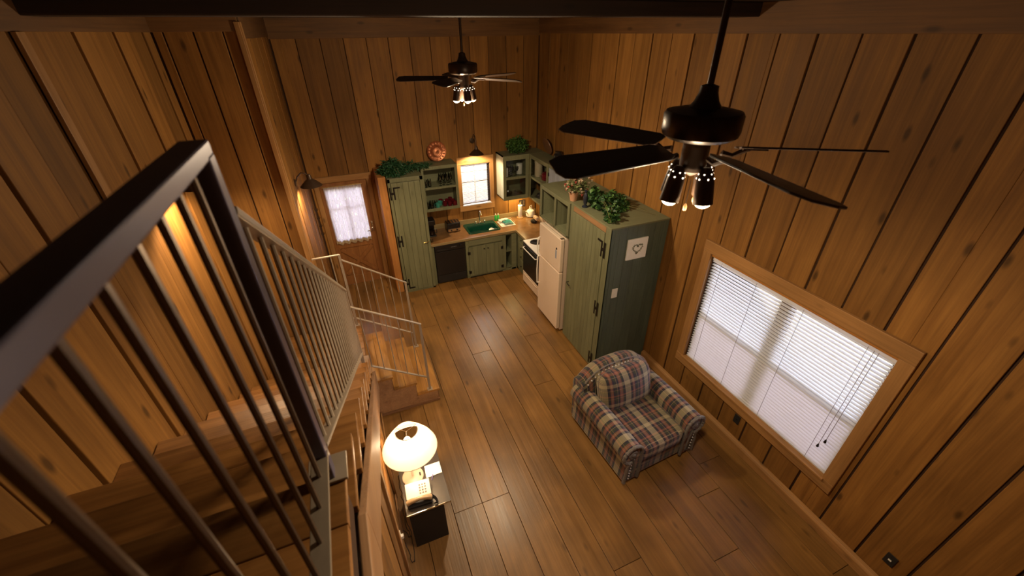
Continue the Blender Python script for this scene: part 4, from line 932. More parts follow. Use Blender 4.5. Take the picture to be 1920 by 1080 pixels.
MB().lathe([(0.008, 0.0), (0.008, 0.31), (0.015, 0.32), (0.0, 0.335)], 10, (3.33, 7.80, 0.93)).obj('rod', CANE, pt, smooth=True)
kt = thing('kettle', 'white ceramic kettle in the counter corner beside the paper towels', 'kettle', (3.57, 7.78, 0.918))
MB().lathe([(0.07, 0), (0.10, 0.02), (0.105, 0.07), (0.08, 0.14), (0.04, 0.165)], 18, (3.57, 7.78, 0.918)).obj('kettle_body', WHITE, kt, smooth=True)
MB().lathe([(0.04, 0.165), (0.03, 0.18), (0.01, 0.185), (0.014, 0.205), (0, 0.21)], 14, (3.57, 7.78, 0.918)).obj('lid', WHITE, kt, smooth=True)
MB().tube([(3.49, 7.74, 1.0), (3.45, 7.72, 1.05), (3.43, 7.71, 1.08)], [0.018, 0.012, 0.010], 8).obj('spout', WHITE, kt, smooth=True)
MB().tube([(3.53, 7.76, 1.07), (3.54, 7.76, 1.16), (3.60, 7.80, 1.16), (3.63, 7.82, 1.06)], 0.006, 6).obj('handle', WHITE, kt, smooth=True)
tl = thing('hand_mixer', 'black and cream hand mixer lying on the counter near the stove', 'mixer', (3.52, 7.42, 0.918))
MB().lathe([(0.06, 0), (0.075, 0.02), (0.07, 0.05), (0.03, 0.06)], 16, (3.50, 7.44, 0.918)).obj('mixer_base', BLACK, tl, smooth=True)
MB().box(3.50, 3.57, 7.33, 7.50, 0.985, 1.06, rotM('X', 0.0)).obj('motor_head', plain('cream_plastic', (0.62, 0.45, 0.33), 0.4), tl, bevel=0.018)
kb = thing('knife_block', 'cream wooden knife block against the right wall by the stove', 'knife block', (3.66, 7.34, 0.918))
MB().prism([(7.24, 0.918), (7.40, 0.918), (7.44, 1.08), (7.34, 1.12)], 'X', 3.62, 3.72).obj('block', plain('beige_block', (0.60, 0.45, 0.32), 0.6), kb, bevel=0.004)
for i in range(3): MB().box(3.635+i*0.025, 3.648+i*0.025, 7.38, 7.40, 1.09, 1.16).obj('knife_handle', BLACKM, kb)
ou = thing('wall_outlet', 'dark double outlet on the back wall behind the paper towels', 'outlet', (3.42, YB-0.03, 1.18))
MB().box(3.36, 3.50, YB-0.030, YB-0.0205, 1.12, 1.27).obj('plate', BLACKM, ou, bevel=0.003)
for x in (3.395, 3.465): MB().box(x-0.018, x+0.018, YB-0.033, YB-0.03, 1.14, 1.25).obj('socket', STEELD, ou)
for (y_, lb) in ((2.105, 'small dark outlet on the right wall below the big window'), (0.42, 'dark outlet on the right wall near the bottom right corner')):
    o_ = thing('wall_outlet', lb, 'outlet', (XR-0.022, y_, 0.36))
    MB().box(XR-0.030, XR-0.0225, y_-0.04, y_+0.04, 0.33, 0.46).obj('plate', BLACKM, o_, bevel=0.003)
    MB().box(XR-0.034, XR-0.03, y_-0.012, y_+0.012, 0.385, 0.40).obj('socket', WHITE if y_ < 1 else BLACK, o_)

# things on top of the cabinets
cpz = thing('decorative_plate', 'round embossed copper plate leaning on the wall above the glassware shelf', 'plate', (1.64, 7.86, 2.321))
Mp = Matrix.Translation((1.64, 7.83, 2.505)) @ Matrix.Rotation(math.radians(82), 4, 'X')
MB().lathe([(0.0, 0.0), (0.10, 0.004), (0.11, 0.012), (0.115, 0.004), (0.17, 0.010), (0.182, 0.018), (0.182, 0.010), (0.11, -0.006), (0, -0.008)], 40, M=Mp, caps=False).obj('dish', COPPER, cpz, smooth=True)
for i in range(16):
    a = 2*PI*i/16
    MB().box(-0.016, 0.016, 0.124, 0.160, 0.004, 0.018, M=Mp @ Matrix.Rotation(a, 4, 'Z')).obj('embossed_petal', COPPER, cpz, bevel=0.004)
MB().lathe([(0.085, 0.004), (0.075, 0.012), (0.03, 0.006), (0.0, 0.018)], 24, M=Mp, caps=False).obj('embossed_centre', COPPER, cpz, smooth=True)

def leaves(n, c, rad, size, seed, zmin=None, fn=None, narrow=0.45, hang=0.0):
    r = random.Random(seed); m = MB()
    for i in range(n):
        if fn: p = fn(r)
        else:
            while True:
                q = Vector((r.uniform(-1, 1), r.uniform(-1, 1), r.uniform(-1, 1)))
                if q.length < 1: break
            q = q*(0.55+0.45*r.random())
            p = (c[0]+q.x*rad[0], c[1]+q.y*rad[1], c[2]+q.z*rad[2])
        s_ = size*r.uniform(0.6, 1.25)
        M = Matrix.Translation(p) @ Matrix.Rotation(r.uniform(0, 2*PI), 4, 'Z') @ Matrix.Rotation(r.uniform(-0.9, 0.9)+hang, 4, 'X') @ Matrix.Rotation(r.uniform(-0.6, 0.6), 4, 'Y')
        w2 = s_*narrow
        m.add([(0, 0, 0), (w2, s_*0.35, s_*0.10), (0, s_*0.5, 0), (-w2, s_*0.35, s_*0.10), (w2*0.6, s_*0.75, s_*0.04), (0, s_, -s_*0.12), (-w2*0.6, s_*0.75, s_*0.04)],
              [(0, 1, 2), (0, 2, 3), (2, 1, 4), (2, 4, 5), (2, 5, 6), (2, 6, 3)], None, M)
    if zmin is not None: m.v = [(a, b, max(c_, zmin+0.001*(i % 5))) for i, (a, b, c_) in enumerate(m.v)]
    return m
# pantry greenery: evergreen swag
g = thing('evergreen_swag', 'dark green artificial pine swag draped on top of the pantry', 'garland', (0.88, 7.45, PZ))
def pf(r):
    t = r.random(); k_ = r.random()
    if t < 0.8:
        a = r.uniform(0, 2*PI); d = math.sqrt(r.random())
        return (0.76+0.26*d*math.cos(a), 7.50+0.27*d*math.sin(a), PZ+0.02+0.24*(1-d*d)*r.random())
    return (1.0+0.42*k_+r.uniform(-.04, .04), 7.50+0.1*k_+r.uniform(-.09, .09), PZ+0.03+(0.14*(1-k_))*r.random())
leaves(1700, None, None, 0.075, 11, PZ+0.001, fn=pf, narrow=0.16).obj('needles', PINE, g, kind='stuff')
leaves(220, None, None, 0.06, 12, PZ+0.001, fn=pf, narrow=0.3).obj('leaves', LEAF, g, kind='stuff')
m = MB()
rr_ = random.Random(4)
for i in range(9):
    a = rr_.uniform(0, 2*PI); m.tube([(0.76, 7.5, PZ+0.02), (0.76+0.14*math.cos(a), 7.5+0.14*math.sin(a), PZ+0.14), (0.76+0.27*math.cos(a), 7.5+0.25*math.sin(a), PZ+0.05)], 0.004, 5)
m.obj('branches', STEM, g, smooth=True)
# fern on the corner cabinet
g = thing('potted_fern', 'bushy bright green plant on top of the glazed corner cabinet', 'plant', (3.22, 7.72, 2.352))
MB().lathe([(0.05, 0), (0.065, 0.08), (0.07, 0.09), (0.05, 0.088)], 14, (3.22, 7.72, 2.352)).obj('pot', TERRA, g, smooth=True)
leaves(1100, (3.22, 7.70, 2.50), (0.27, 0.21, 0.17), 0.05, 21, 2.353, narrow=0.4).obj('foliage', LEAFB, g, kind='stuff')
leaves(500, (3.22, 7.70, 2.46), (0.25, 0.19, 0.13), 0.055, 22, 2.353, narrow=0.4).obj('foliage', LEAF, g, kind='stuff')
# wooden cask and jar behind it (mostly behind the fan blade)
tag(MB().lathe([(0.0, -0.012), (0.16, -0.012), (0.165, 0.0), (0.15, 0.012), (0.0, 0.006)], 28, M=Matrix.Translation((3.66, 7.25, 2.53)) @ Matrix.Rotation(math.radians(70), 4, 'Y')).obj('wooden_platter', plain('dark_platter', (0.16, 0.075, 0.035), 0.5), smooth=True), 'dark round wooden platter leaning on the right wall above the red pots', 'plate')
tag(MB().lathe([(0.07, 0), (0.085, 0.02), (0.085, 0.14), (0.06, 0.17), (0.06, 0.20), (0.0, 0.205)], 18, (3.62, 6.72, 2.352)).obj('storage_jar', BLACK, smooth=True), 'dark jar standing on the cabinets beyond the fan blade', 'jar')
tag(MB().lathe([(0.10, 0), (0.13, 0.03), (0.12, 0.09), (0.09, 0.10), (0.0, 0.09)], 20, (3.60, 5.95, 2.352)).obj('serving_bowl', plain('black_blue_glaze', (0.02, 0.02, 0.035), 0.3), smooth=True), 'dark low bowl on top of the stove cupboard', 'bowl')
# flower pot on the bridge cabinet
g = thing('flower_arrangement', 'dried cream and rust flowers in a pale clay pot on the cubby cabinet', 'flowers', (3.0, 5.03, ZT))
MB().lathe([(0.045, 0), (0.05, 0.01), (0.068, 0.125), (0.072, 0.13), (0.06, 0.128), (0.055, 0.09), (0, 0.09)], 18, (2.96, 4.97, ZT)).obj('pot', TERRA, g, smooth=True)
m = MB(); rs_ = random.Random(31); heads = []
for i in range(60):
    a = rs_.uniform(0, 2*PI); d = rs_.uniform(0.03, 0.22); h_ = rs_.uniform(0.16, 0.36)-d*0.3
    hx_, hy_ = 3.02+d*math.cos(a)*1.0, 4.98+d*math.sin(a)*0.9
    heads.append((hx_, hy_, ZT+h_)); m.tube([(2.96, 4.97, ZT+0.09), ((2.96+hx_)/2, (4.97+hy_)/2, ZT+0.09+h_*0.55), (hx_, hy_, ZT+h_)], 0.0022, 4)
m.obj('stems', STEM, g)
m1, m2 = MB(), MB()
for i, hp in enumerate(heads):
    mt = m2 if i % 4 == 0 else m1
    for q in range(6):
        a = q*PI/3+i; mt.add([(0, 0, 0), (0.016, 0.012, 0.008), (0.030, 0, 0.012), (0.016, -0.012, 0.008)], [(0, 1, 2, 3)], None, Matrix.Translation(hp) @ Matrix.Rotation(a, 4, 'Z') @ Matrix.Rotation(-0.5, 4, 'Y'))
    mt.ball((hp[0], hp[1], hp[2]+0.004), 0.009, 6, 4)
m1.obj('cream_blooms', PETAL, g, kind='stuff'); m2.obj('rust_blooms', PETALR, g, kind='stuff')
leaves(260, (3.02, 4.98, ZT+0.20), (0.20, 0.19, 0.10), 0.045, 33, ZT+0.002, narrow=0.35).obj('leaves', plain('olive_leaf', (0.12, 0.15, 0.05), 0.7), g, kind='stuff')
# black bottle/candlestick
tag(MB().lathe([(0.042, 0), (0.042, 0.012), (0.022, 0.022), (0.018, 0.04), (0.030, 0.07), (0.034, 0.12), (0.030, 0.17), (0.016, 0.20), (0.022, 0.215), (0.022, 0.235), (0.0, 0.24)], 18, (2.945, 4.62, KZ)).obj('candlestick', plain('navy_glaze', (0.018, 0.022, 0.035), 0.3), smooth=True), 'dark turned candlestick between flower pot and ivy', 'candlestick')
# ivy
g = thing('ivy_garland', 'trailing green ivy heaped across the top of the tall closet', 'plant', (3.2, 4.4, KZ))
def iv(r):
    t = r.random()
    if t < 0.62:
        a = r.uniform(0, 2*PI); d = math.sqrt(r.random())
        return (3.27+0.26*d*math.cos(a), 4.50+0.25*d*math.sin(a), KZ+0.02+0.19*(1-d*d*0.85)*r.random())
    if t < 0.86:
        k_ = r.random(); return (3.16-0.17*k_+r.uniform(-.08, .08), 4.33-0.33*k_+r.uniform(-.05, .05), KZ+0.015+0.09*r.random()*(1-0.5*k_))
    k_ = r.random(); return (3.15-0.0*k_+r.uniform(-.05, .05), 4.70+0.08*k_+r.uniform(-.05, .05), KZ+0.04+0.17*r.random())
leaves(520, None, None, 0.062, 41, KZ+0.001, fn=iv, narrow=0.5).obj('foliage', LEAF, g, kind='stuff')
leaves(380, None, None, 0.058, 42, KZ+0.001, fn=iv, narrow=0.5).obj('foliage', LEAFB, g, kind='stuff', label='brighter yellow-green leaves')
m = MB(); rr_ = random.Random(8)
for i in range(12):
    p0 = iv(rr_); p1 = iv(rr_); m.tube([p0, ((p0[0]+p1[0])/2, (p0[1]+p1[1])/2, KZ+0.12), p1], 0.003, 5)
for a in (-0.25, -0.1, 0.1):
    m.tube([(3.35, 4.42, KZ+0.05), (3.50, 4.36+a, KZ+0.06), (3.62, 4.30+a*1.3, KZ+0.015)], 0.0025, 5)
m.obj('stems', STEM, g, smooth=True)

# ------------------------------------------------------------------ sconces
def sconce(label, base, axis, reach, rise, drop, power, flip=1):
    """gooseneck lamp: base on the wall, arm up and out, cone shade"""
    t = thing('wall_sconce', label, 'wall lamp', base)
    d = Vector((1, 0, 0)) if axis == 'X' else Vector((0, -1, 0))
    p0 = Vector(base)
    P = lambda a, b: tuple(p0+d*a+Vector((0, 0, b)))
    rm = rotM('Y', PI/2, base) if axis == 'X' else rotM('X', PI/2, base)
    MB().lathe([(0.05, 0), (0.05, 0.012), (0.02, 0.02)], 18, M=rm).obj('wall_plate', BRONZE, t, smooth=True)
    pts = [P(0.01, 0), P(reach*0.25, rise*0.6), P(reach*0.55, rise), P(reach*0.85, rise*0.85), P(reach, rise*0.4), P(reach, drop+0.10)]
    MB().tube(pts, 0.008, 8).obj('gooseneck_arm', BRONZE, t, smooth=True)
    c = P(reach, drop)
    MB().lathe([(0.020, 0.12), (0.028, 0.10), (0.035, 0.06), (0.085, 0.02), (0.140, -0.035), (0.136, -0.037), (0.080, 0.016), (0.030, 0.055), (0.0, 0.06)], 28, c, caps=False).obj('cone_shade', BRONZE, t, smooth=True)
    MB().ball((c[0], c[1], c[2]-0.005), 0.026, 12, 8).obj('bulb', BULB, t, smooth=True)
    l = light('sconce_light', 'SPOT', (c[0], c[1], c[2]-0.038), power, 0.03, (1.0, 0.70, 0.40), spot_size=math.radians(150), spot_blend=0.35)
    return t
sconce('bronze gooseneck wall lamp above the kitchen window', (2.36, YB-0.05, 2.62), 'Y', 0.25, 0.14, -0.17, SCONCE_W*1.1)
sconce('bronze gooseneck wall lamp left of the entry door', (XA, 6.05, 2.72), 'X', 0.19, 0.12, -0.03, SCONCE_W*0.9)
sconce('bronze gooseneck wall lamp over the upper stairs, seen through the railing', (XL+0.012, 3.94, 3.44), 'X', 0.26, 0.14, -0.04, SCONCE_W*1.2)
uc_l = light('under_cabinet_light', 'AREA', (3.2, 7.72, 1.455), 9.0, 0.03, (1.0, 0.70, 0.28), shape='RECTANGLE', size=0.4, size_y=0.06)
tl_ = thing('under_cabinet_lamp', 'thin strip lamp fixed below the glazed corner cabinet', 'lamp', (3.2, 7.72, 1.46))
MB().box(3.0, 3.4, 7.68, 7.76, 1.458, 1.47).obj('housing', WHITE, tl_)

# ------------------------------------------------------------------ ceiling fans
def fan(label, x, y, z, phase, fill_w):
    t = thing('ceiling_fan', label, 'ceiling fan', (x, y, z))
    L0 = Matrix.Translation((0, 0, 0))
    top = HC-z
    MB().lathe([(0.07, 0.0), (0.065, -0.05), (0.03, -0.09), (0.013, -0.095)], 22, (0, 0, top)).obj('canopy', BRONZE, t, smooth=True, world=False)
    MB().lathe([(0.0125, 0.19), (0.0125, top-0.05)], 12).obj('down_rod', BRONZE, t, smooth=True, world=False)
    MB().lathe([(0.062, 0.146), (0.045, 0.170), (0.034, 0.200), (0.032, 0.222), (0.014, 0.228)], 22).obj('yoke_cover', BRONZE, t, smooth=True, world=False)
    MB().lathe([(0.05, 0.030), (0.120, 0.036), (0.140, 0.050), (0.145, 0.068), (0.145, 0.125), (0.138, 0.136), (0.09, 0.146), (0.06, 0.150)], 36).obj('motor_housing', BRONZE, t, smooth=True, world=False)
    MB().lathe([(0.05, -0.075), (0.052, -0.065), (0.052, 0.01), (0.06, 0.035)], 22).obj('switch_housing', BRONZE, t, smooth=True, world=False)
    MB().lathe([(0.008, -0.112), (0.045, -0.090), (0.05, -0.075)], 22).obj('light_fitter', BRONZE, t, smooth=True, world=False)
    for k in range(5):
        a = phase+k*2*PI/5
        Ma = Matrix.Rotation(a, 4, 'Z')
        m = MB()
        pts = [(0.10, -0.02), (0.14, -0.028), (0.17, -0.012), (0.20, 0.0)]
        m.tube([(px_, 0, pz) for px_, pz in pts], [0.013, 0.010, 0.010, 0.010], 8, M=Ma)
        m.box(0.17, 0.26, -0.022, 0.022, -0.006, 0.000, M=Ma @ Matrix.Rotation(math.radians(-13), 4, 'X'))
        br = m.obj('blade_bracket', BRONZE, t, smooth=True, world=False)
        out = [(0.155, -0.042), (0.19, -0.062), (0.60, -0.078), (0.655, -0.055), (0.672, 0.02), (0.66, 0.062), (0.62, 0.078), (0.19, 0.062), (0.155, 0.042)]
        o = MB().prism(out, 'Z', 0.0, 0.008).obj('blade', BLADE, t, bevel=0.002, world=False)
        o.matrix_local = Ma @ Matrix.Rotation(math.radians(-13), 4, 'X')
    for k in range(4):
        a = math.radians(4)+k*PI/2
        cx_, cy_ = 0.072*math.cos(a), 0.072*math.sin(a)
        Mc = Matrix.Translation((cx_, cy_, -0.075)) @ Matrix.Rotation(a, 4, 'Z') @ Matrix.Rotation(math.radians(-9), 4, 'Y')
        cup = MB().lathe([(0.012, 0.012), (0.020, 0.006), (0.031, -0.018), (0.035, -0.045), (0.039, -0.132), (0.037, -0.132), (0.033, -0.045), (0.028, -0.020), (0.0, -0.015)], 22, M=Mc, caps=False).obj('lamp_cup', BRONZE, t, smooth=True, world=False)
        m = MB()
        for q in range(12):
            b_ = q*2*PI/12
            rr3, zz3 = ((0.0325, -0.030) if q % 2 else (0.0265, -0.012))
            m.ball((rr3*math.cos(b_), rr3*math.sin(b_), zz3), 0.0030, 6, 4, M=Mc)
        m.obj('vent_holes', BULB, cup, world=False, label='lit vent holes', kind='stuff')
        MB().ball((0, 0, -0.116), 0.0365, 14, 10, sc=(1, 1, 0.95), M=Mc).obj('bulb', BULB, cup, smooth=True, world=False)
        pl_ = Mc @ Vector((0, 0, -0.165))
        l = light('fan_light_and_fill', 'SPOT', (x+pl_.x, y+pl_.y, z+pl_.z), FAN_W, 0.035, WARM, spot_size=math.radians(172), spot_blend=0.45)
    light('fan_light_and_fill', 'POINT', (x, y, z-0.30), fill_w, 0.06, WARM)  # added fill lamp hanging unseen below the cups, brightens the upper walls
    for k, (cx_, cy_, ln) in enumerate(((0.02, -0.03, 0.07), (-0.02, -0.03, 0.10))):
        c = MB().tube([(cx_, cy_, -0.12), (cx_, cy_, -0.12-ln)], 0.0015, 5).obj('pull_chain', IRON, t, world=False)
        MB().lathe([(0.003, 0.0), (0.008, -0.015), (0.006, -0.03), (0.0, -0.032)], 8, (cx_, cy_, -0.12-ln)).obj('chain_bob', CANE, c, smooth=True, world=False)
    return t
fan('near dark bronze ceiling fan with four lit cups, above the armchair side', 1.313, 1.285, 4.0, math.radians(112.67), 32.0)
fan('far dark bronze ceiling fan with lit cups, in front of the kitchen wall', 1.291, 4.49, 4.0, math.radians(161.4), 85.0)

# ------------------------------------------------------------------ armchair
def sup(v, e): return math.copysign(abs(v)**e, v)
def pillow(m, c, s, e1=0.35, e2=0.35, n=28, k=16, M=None, crown=0.0, uvo=(0, 0), plane='XY'):
    """superellipsoid cushion, uv from a planar wrap"""
    rows, uvr = [], []
    for i in range(k+1):
        la = -PI/2+PI*i/k; r, u = [], []
        for j in range(n+1):
            lo = 2*PI*j/n
            x = sup(math.cos(la), e1)*sup(math.cos(lo), e2); y = sup(math.cos(la), e1)*sup(math.sin(lo), e2); z = sup(math.sin(la), e1)
            px_, py_, pz_ = x*s[0], y*s[1], z*s[2]
            pz_ *= 1+crown*(1-x*x)*(1-y*y)
            r.append((c[0]+px_, c[1]+py_, c[2]+pz_))
            side = (1-abs(math.sin(la)))
            if plane == 'XY': u.append((px_+uvo[0], py_-pz_*0.8*(1 if y > 0 else -1)*(-1)+uvo[1] if abs(y) > 0.9 else py_+uvo[1]))
            else: u.append((px_+uvo[0], py_+uvo[1]))
        rows.append(r); uvr.append(u)
    m.grid(rows, uvr, M=M); return m
ch = thing('armchair', 'overstuffed plaid armchair with rolled arms and nailhead trim beside the window', 'armchair', (2.655, 2.70, 0), math.radians(3.5))
def lobj(m, name, mat, **kw): return m.obj(name, mat, ch, world=False, **kw)
# seat base
NAIL = plain('pewter_nail', (0.62, 0.60, 0.62), 0.3, 0.5)
def uvbox(m, x0, x1, y0, y1, z0, z1, r=0.02, M=None):
    def face(a, b, c, d, uva, uvb, uvc, uvd): m.add([a, b, c, d], [(0, 1, 2, 3)], [(uva, uvb, uvc, uvd)], M)
    face((x0, y0, z0), (x1, y0, z0), (x1, y0, z1), (x0, y0, z1), (x0, z0), (x1, z0), (x1, z1), (x0, z1))
    face((x1, y1, z0), (x0, y1, z0), (x0, y1, z1), (x1, y1, z1), (x1, z0), (x0, z0), (x0, z1), (x1, z1))
    face((x1, y0, z0), (x1, y1, z0), (x1, y1, z1), (x1, y0, z1), (y0, z0), (y1, z0), (y1, z1), (y0, z1))
    face((x0, y1, z0), (x0, y0, z0), (x0, y0, z1), (x0, y1, z1), (y1, z0), (y0, z0), (y0, z1), (y1, z1))
    face((x0, y0, z1), (x1, y0, z1), (x1, y1, z1), (x0, y1, z1), (x0, y0), (x1, y0), (x1, y1), (x0, y1))
    face((x0, y1, z0), (x1, y1, z0), (x1, y0, z0), (x0, y0, z0), (x0, y1), (x1, y1), (x1, y0), (x0, y0))
    return m
lobj(uvbox(MB(), -0.36, 0.36, -0.535, 0.50, 0.05, 0.27), 'seat_base', PLAID)
lobj(pillow(MB(), (0, -0.135, 0.375), (0.335, 0.435, 0.105), 0.28, 0.22, crown=0.18, uvo=(0.03, 0.1)), 'seat_cushion', PLAID, smooth=True)
# arms: rolled profile extruded along y
def arm(sg):
    prof = [(0.325, 0.05), (0.325, 0.30), (0.330, 0.45)]
    cxr, czr, rr2 = 0.455, 0.505, 0.125
    for i in range(15):
        a = PI*0.93-(PI*1.42)*i/14
        prof.append((cxr+rr2*math.cos(a), czr+rr2*math.sin(a)))
    prof += [(0.475, 0.395), (0.50, 0.33), (0.505, 0.20), (0.515, 0.05)]
    ln = [0]
    for p, q in zip(prof[:-1], prof[1:]): ln.append(ln[-1]+math.hypot(p[0]-q[0], p[1]-q[1]))
    rows, uvr = [], []
    ys = [-0.565, -0.55, -0.40, -0.2, 0.0, 0.2, 0.40, 0.50]
    for k_, y in enumerate(ys):
        sc_ = 0.985 if k_ == 0 else 1.0
        up_ = 0.018*math.sin((y+0.56)/1.06*PI)
        rows.append([(sg*(0.42+(px_-0.42)*sc_), y, pz*sc_+(up_ if pz > 0.4 else 0)) for px_, pz in prof]); uvr.append([(y+0.11, l_+0.07) for l_ in ln])
    m = MB().grid(rows if sg > 0 else rows[::-1], uvr if sg > 0 else uvr[::-1])
    ob = lobj(m, 'arm', PLAID, smooth=True)
    # front face + back cap
    f = MB(); n = len(prof)
    for y_, fl in ((-0.562, False), (0.498, True)):
        vs = [(sg*px_, y_, pz) for px_, pz in prof]; idx = tuple(range(n))
        f.add(vs, [idx if (fl == (sg > 0)) else idx[::-1]], [[(px_, pz) for px_, pz in (prof if (fl == (sg > 0)) else prof[::-1])]])
    fo = f.obj('arm_front', PLAID, ob, world=False)
    # ruffled piping round the front
    pts = []
    base = [(px_, pz) for px_, pz in prof]
    for p, q in zip(base[:-1], base[1:]):
        for t in (0, 0.5): pts.append((p[0]+(q[0]-p[0])*t, p[1]+(q[1]-p[1])*t))
    pts.append(base[-1])
    rs = [0.019+0.005*math.sin(i*2.6) for i in range(len(pts))]
    MB().tube([(sg*px_, -0.566, pz) for px_, pz in pts], rs, 8).obj('ruffled_piping', FRILL, ob, smooth=True, world=False)
    # pleated rosette
    MB().lathe([(0.0, 0.02), (0.018, 0.018), (0.03, 0.008), (0.05, 0.012), (0.06, 0.0)], 16, M=Matrix.Translation((sg*0.455, -0.563, 0.505)) @ Matrix.Rotation(PI/2, 4, 'X')).obj('rosette', FRILL, ob, smooth=True, world=False)
    MB().tube([(sg*0.40, -0.567, 0.10), (sg*0.40, -0.569, 0.28), (sg*0.43, -0.568, 0.42)], [0.010, 0.014, 0.010], 8).obj('front_pleat', FRILL, ob, smooth=True, world=False)
    for i in range(7):
        z_ = 0.10+i*0.048
        MB().ball((sg*0.462, -0.572, z_), 0.010, 8, 5).obj('nail_head', NAIL, ob, smooth=True, world=False)
arm(1); arm(-1)
# back: camelback slab
def backtop(x): return 0.72+0.22*max(0.0, 1-(abs(x)/0.47)**3.2)
N_ = 24; xs_ = [-0.50+1.0*i/N_ for i in range(N_+1)]
cross = [(0.27, 0.15), (0.29, 0.45), (0.31, 0.70), (0.325, 0.86), (0.36, 0.965), (0.42, 1.0), (0.50, 0.985), (0.56, 0.93), (0.575, 0.82), (0.56, 0.60), (0.545, 0.30), (0.54, 0.05)]
rows, uvr = [], []
ln = [0]
for p, q in zip(cross[:-1], cross[1:]): ln.append(ln[-1]+math.hypot(p[0]-q[0], (p[1]-q[1])*0.9))
for x in xs_:
    h_ = backtop(x); rows.append([(x, yy_-0.0, 0.05+(zz_-0.05)*h_/1.0) for yy_, zz_ in cross]); uvr.append([(x, l_) for l_ in ln])
lobj(MB().grid(rows, uvr), 'backrest', PLAID, smooth=True)
f = MB()
for x, fl in ((-0.50, True), (0.50, False)):
    vs = [(x, yy_, 0.05+(zz_-0.05)*backtop(x)) for yy_, zz_ in cross]; n = len(vs)
    f.add(vs, [tuple(range(n)) if fl else tuple(range(n))[::-1]], [[(p[1], p[2]) for p in (vs if fl else vs[::-1])]])
bk = f.obj('back_side', PLAID, ch, world=False)
tp = [(x, 0.345, 0.05+0.90*backtop(x)) for x in xs_[1:-1]]
MB().tube([(p[0], p[1]+0.03, p[2]+0.012) for p in tp], [0.013+0.003*math.sin(i*2.3) for i in range(len(tp))], 8).obj('back_piping', FRILL, ch, smooth=True, world=False)
for i in range(19):
    x = -0.44+0.88*i/18; h_ = backtop(x)
    MB().ball((x, 0.340, 0.05+0.885*h_), 0.0125, 8, 5).obj('nail_head', NAIL, ch, smooth=True, world=False)
# back pillow, leaning
Mb = Matrix.Translation((0.0, 0.195, 0.665)) @ Matrix.Rotation(math.radians(72), 4, 'X')
lobj(pillow(MB(), (0, 0, 0), (0.375, 0.265, 0.115), 0.60, 0.42, crown=0.35, uvo=(0.05, 0.33), plane='XZ', M=Mb), 'back_cushion', PLAID, smooth=True)
MB().tube([(0.375*sup(math.cos(t/32*2*PI), 0.42), 0.265*sup(math.sin(t/32*2*PI), 0.42), 0) for t in range(32)], 0.006, 6, M=Mb, closed=True).obj('cushion_piping', FRILL, ch, smooth=True, world=False)
MB().tube([(-0.315, -0.555, 0.375), (-0.33, -0.3, 0.455), (-0.33, 0.2, 0.455)], 0.006, 6).obj('seat_piping', FRILL, ch, smooth=True, world=False)
for sx in (-0.42, 0.42):
    for sy in (-0.50, 0.46): MB().lathe([(0.022, 0), (0.03, 0.05)], 10, (sx, sy, 0)).obj('foot', BLACKM, ch, smooth=True, world=False)

# ------------------------------------------------------------------ side table, lamp, phone
tb = thing('side_table', 'small black side table with chrome frame below the stairs', 'table', (0.066, 2.62, 0))
TZ = 0.60
MB().box(-0.145, 0.276, 2.32, 2.95, TZ-0.022, TZ).obj('table_top', plain('black_gloss_top', (0.045, 0.036, 0.030), 0.28), tb, bevel=0.003)
MB().box(-0.146, 0.277, 2.316, 2.321, TZ-0.022, TZ-0.001).obj('edge_trim', CHROME, tb)
MB().box(-0.125, 0.205, 2.335, 2.355, 0.0, TZ-0.022).obj('end_panel', BLACKM, tb)
MB().box(-0.125, 0.205, 2.86, 2.88, 0.0, TZ-0.022).obj('end_panel', BLACKM, tb)
MB().box(-0.125, 0.205, 2.355, 2.86, 0.10, 0.12).obj('shelf', BLACKM, tb)
MB().tube([(0.262, 2.93, 0.02), (0.262, 2.93, TZ-0.04), (0.262, 2.86, TZ-0.03)], 0.010, 8).obj('chrome_leg', CHROME, tb, smooth=True)
lp = thing('table_lamp', 'lit table lamp with wide cream shade on the black side table', 'lamp', (-0.015, 2.70, TZ))
bx_, by_ = -0.015, 2.70
MB().lathe([(0.105, 0), (0.105, 0.012), (0.095, 0.018), (0.02, 0.022)], 30, (bx_, by_, TZ)).obj('base', plain('beige_lamp_base', (0.50, 0.40, 0.30), 0.35), lp, smooth=True)
MB().lathe([(0.013, 0.02), (0.013, 0.40)], 12, (bx_, by_, TZ)).obj('stem', CHROME, lp, smooth=True)
MB().tube([(bx_+0.07, by_-0.02, TZ+0.02), (bx_+0.07, by_-0.02, TZ+0.055)], 0.008, 8).obj('switch', BLACK, lp, smooth=True)
sh = MB().lathe([(0.255, 1.045), (0.235, 1.10), (0.185, 1.18), (0.135, 1.25), (0.105, 1.285)], 40, (bx_+0.03, by_, 0), caps=False).obj('shade', SHADE, lp, smooth=True)
m = MB()
for r_, z_ in ((0.255, 1.045), (0.105, 1.285)): m.tube([(bx_+0.03+r_*math.cos(t/36*2*PI), by_+r_*math.sin(t/36*2*PI), z_) for t in range(36)], 0.004, 6, closed=True)
m.obj('shade_rim', WHITE, sh, smooth=True)
m = MB()
for k_ in range(3):
    a = k_*2*PI/3+0.4; m.tube([(bx_+0.03, by_, 1.275), (bx_+0.03+0.104*math.cos(a), by_+0.104*math.sin(a), 1.283)], 0.003, 5)
m.obj('spider_fitter', CHROME, sh, smooth=True)
MB().ball((bx_+0.02, by_, 1.15), 0.034, 14, 10, sc=(1, 1, 1.25)).obj('bulb', BULB, lp, smooth=True)
light('table_lamp_light', 'POINT', (bx_+0.02, by_, 1.15), LAMP_W, 0.045, (1.0, 0.70, 0.42))
ph = thing('telephone', 'cream push-button desk telephone with handset on the side table', 'telephone', (0.0, 2.46, TZ), math.radians(-4))
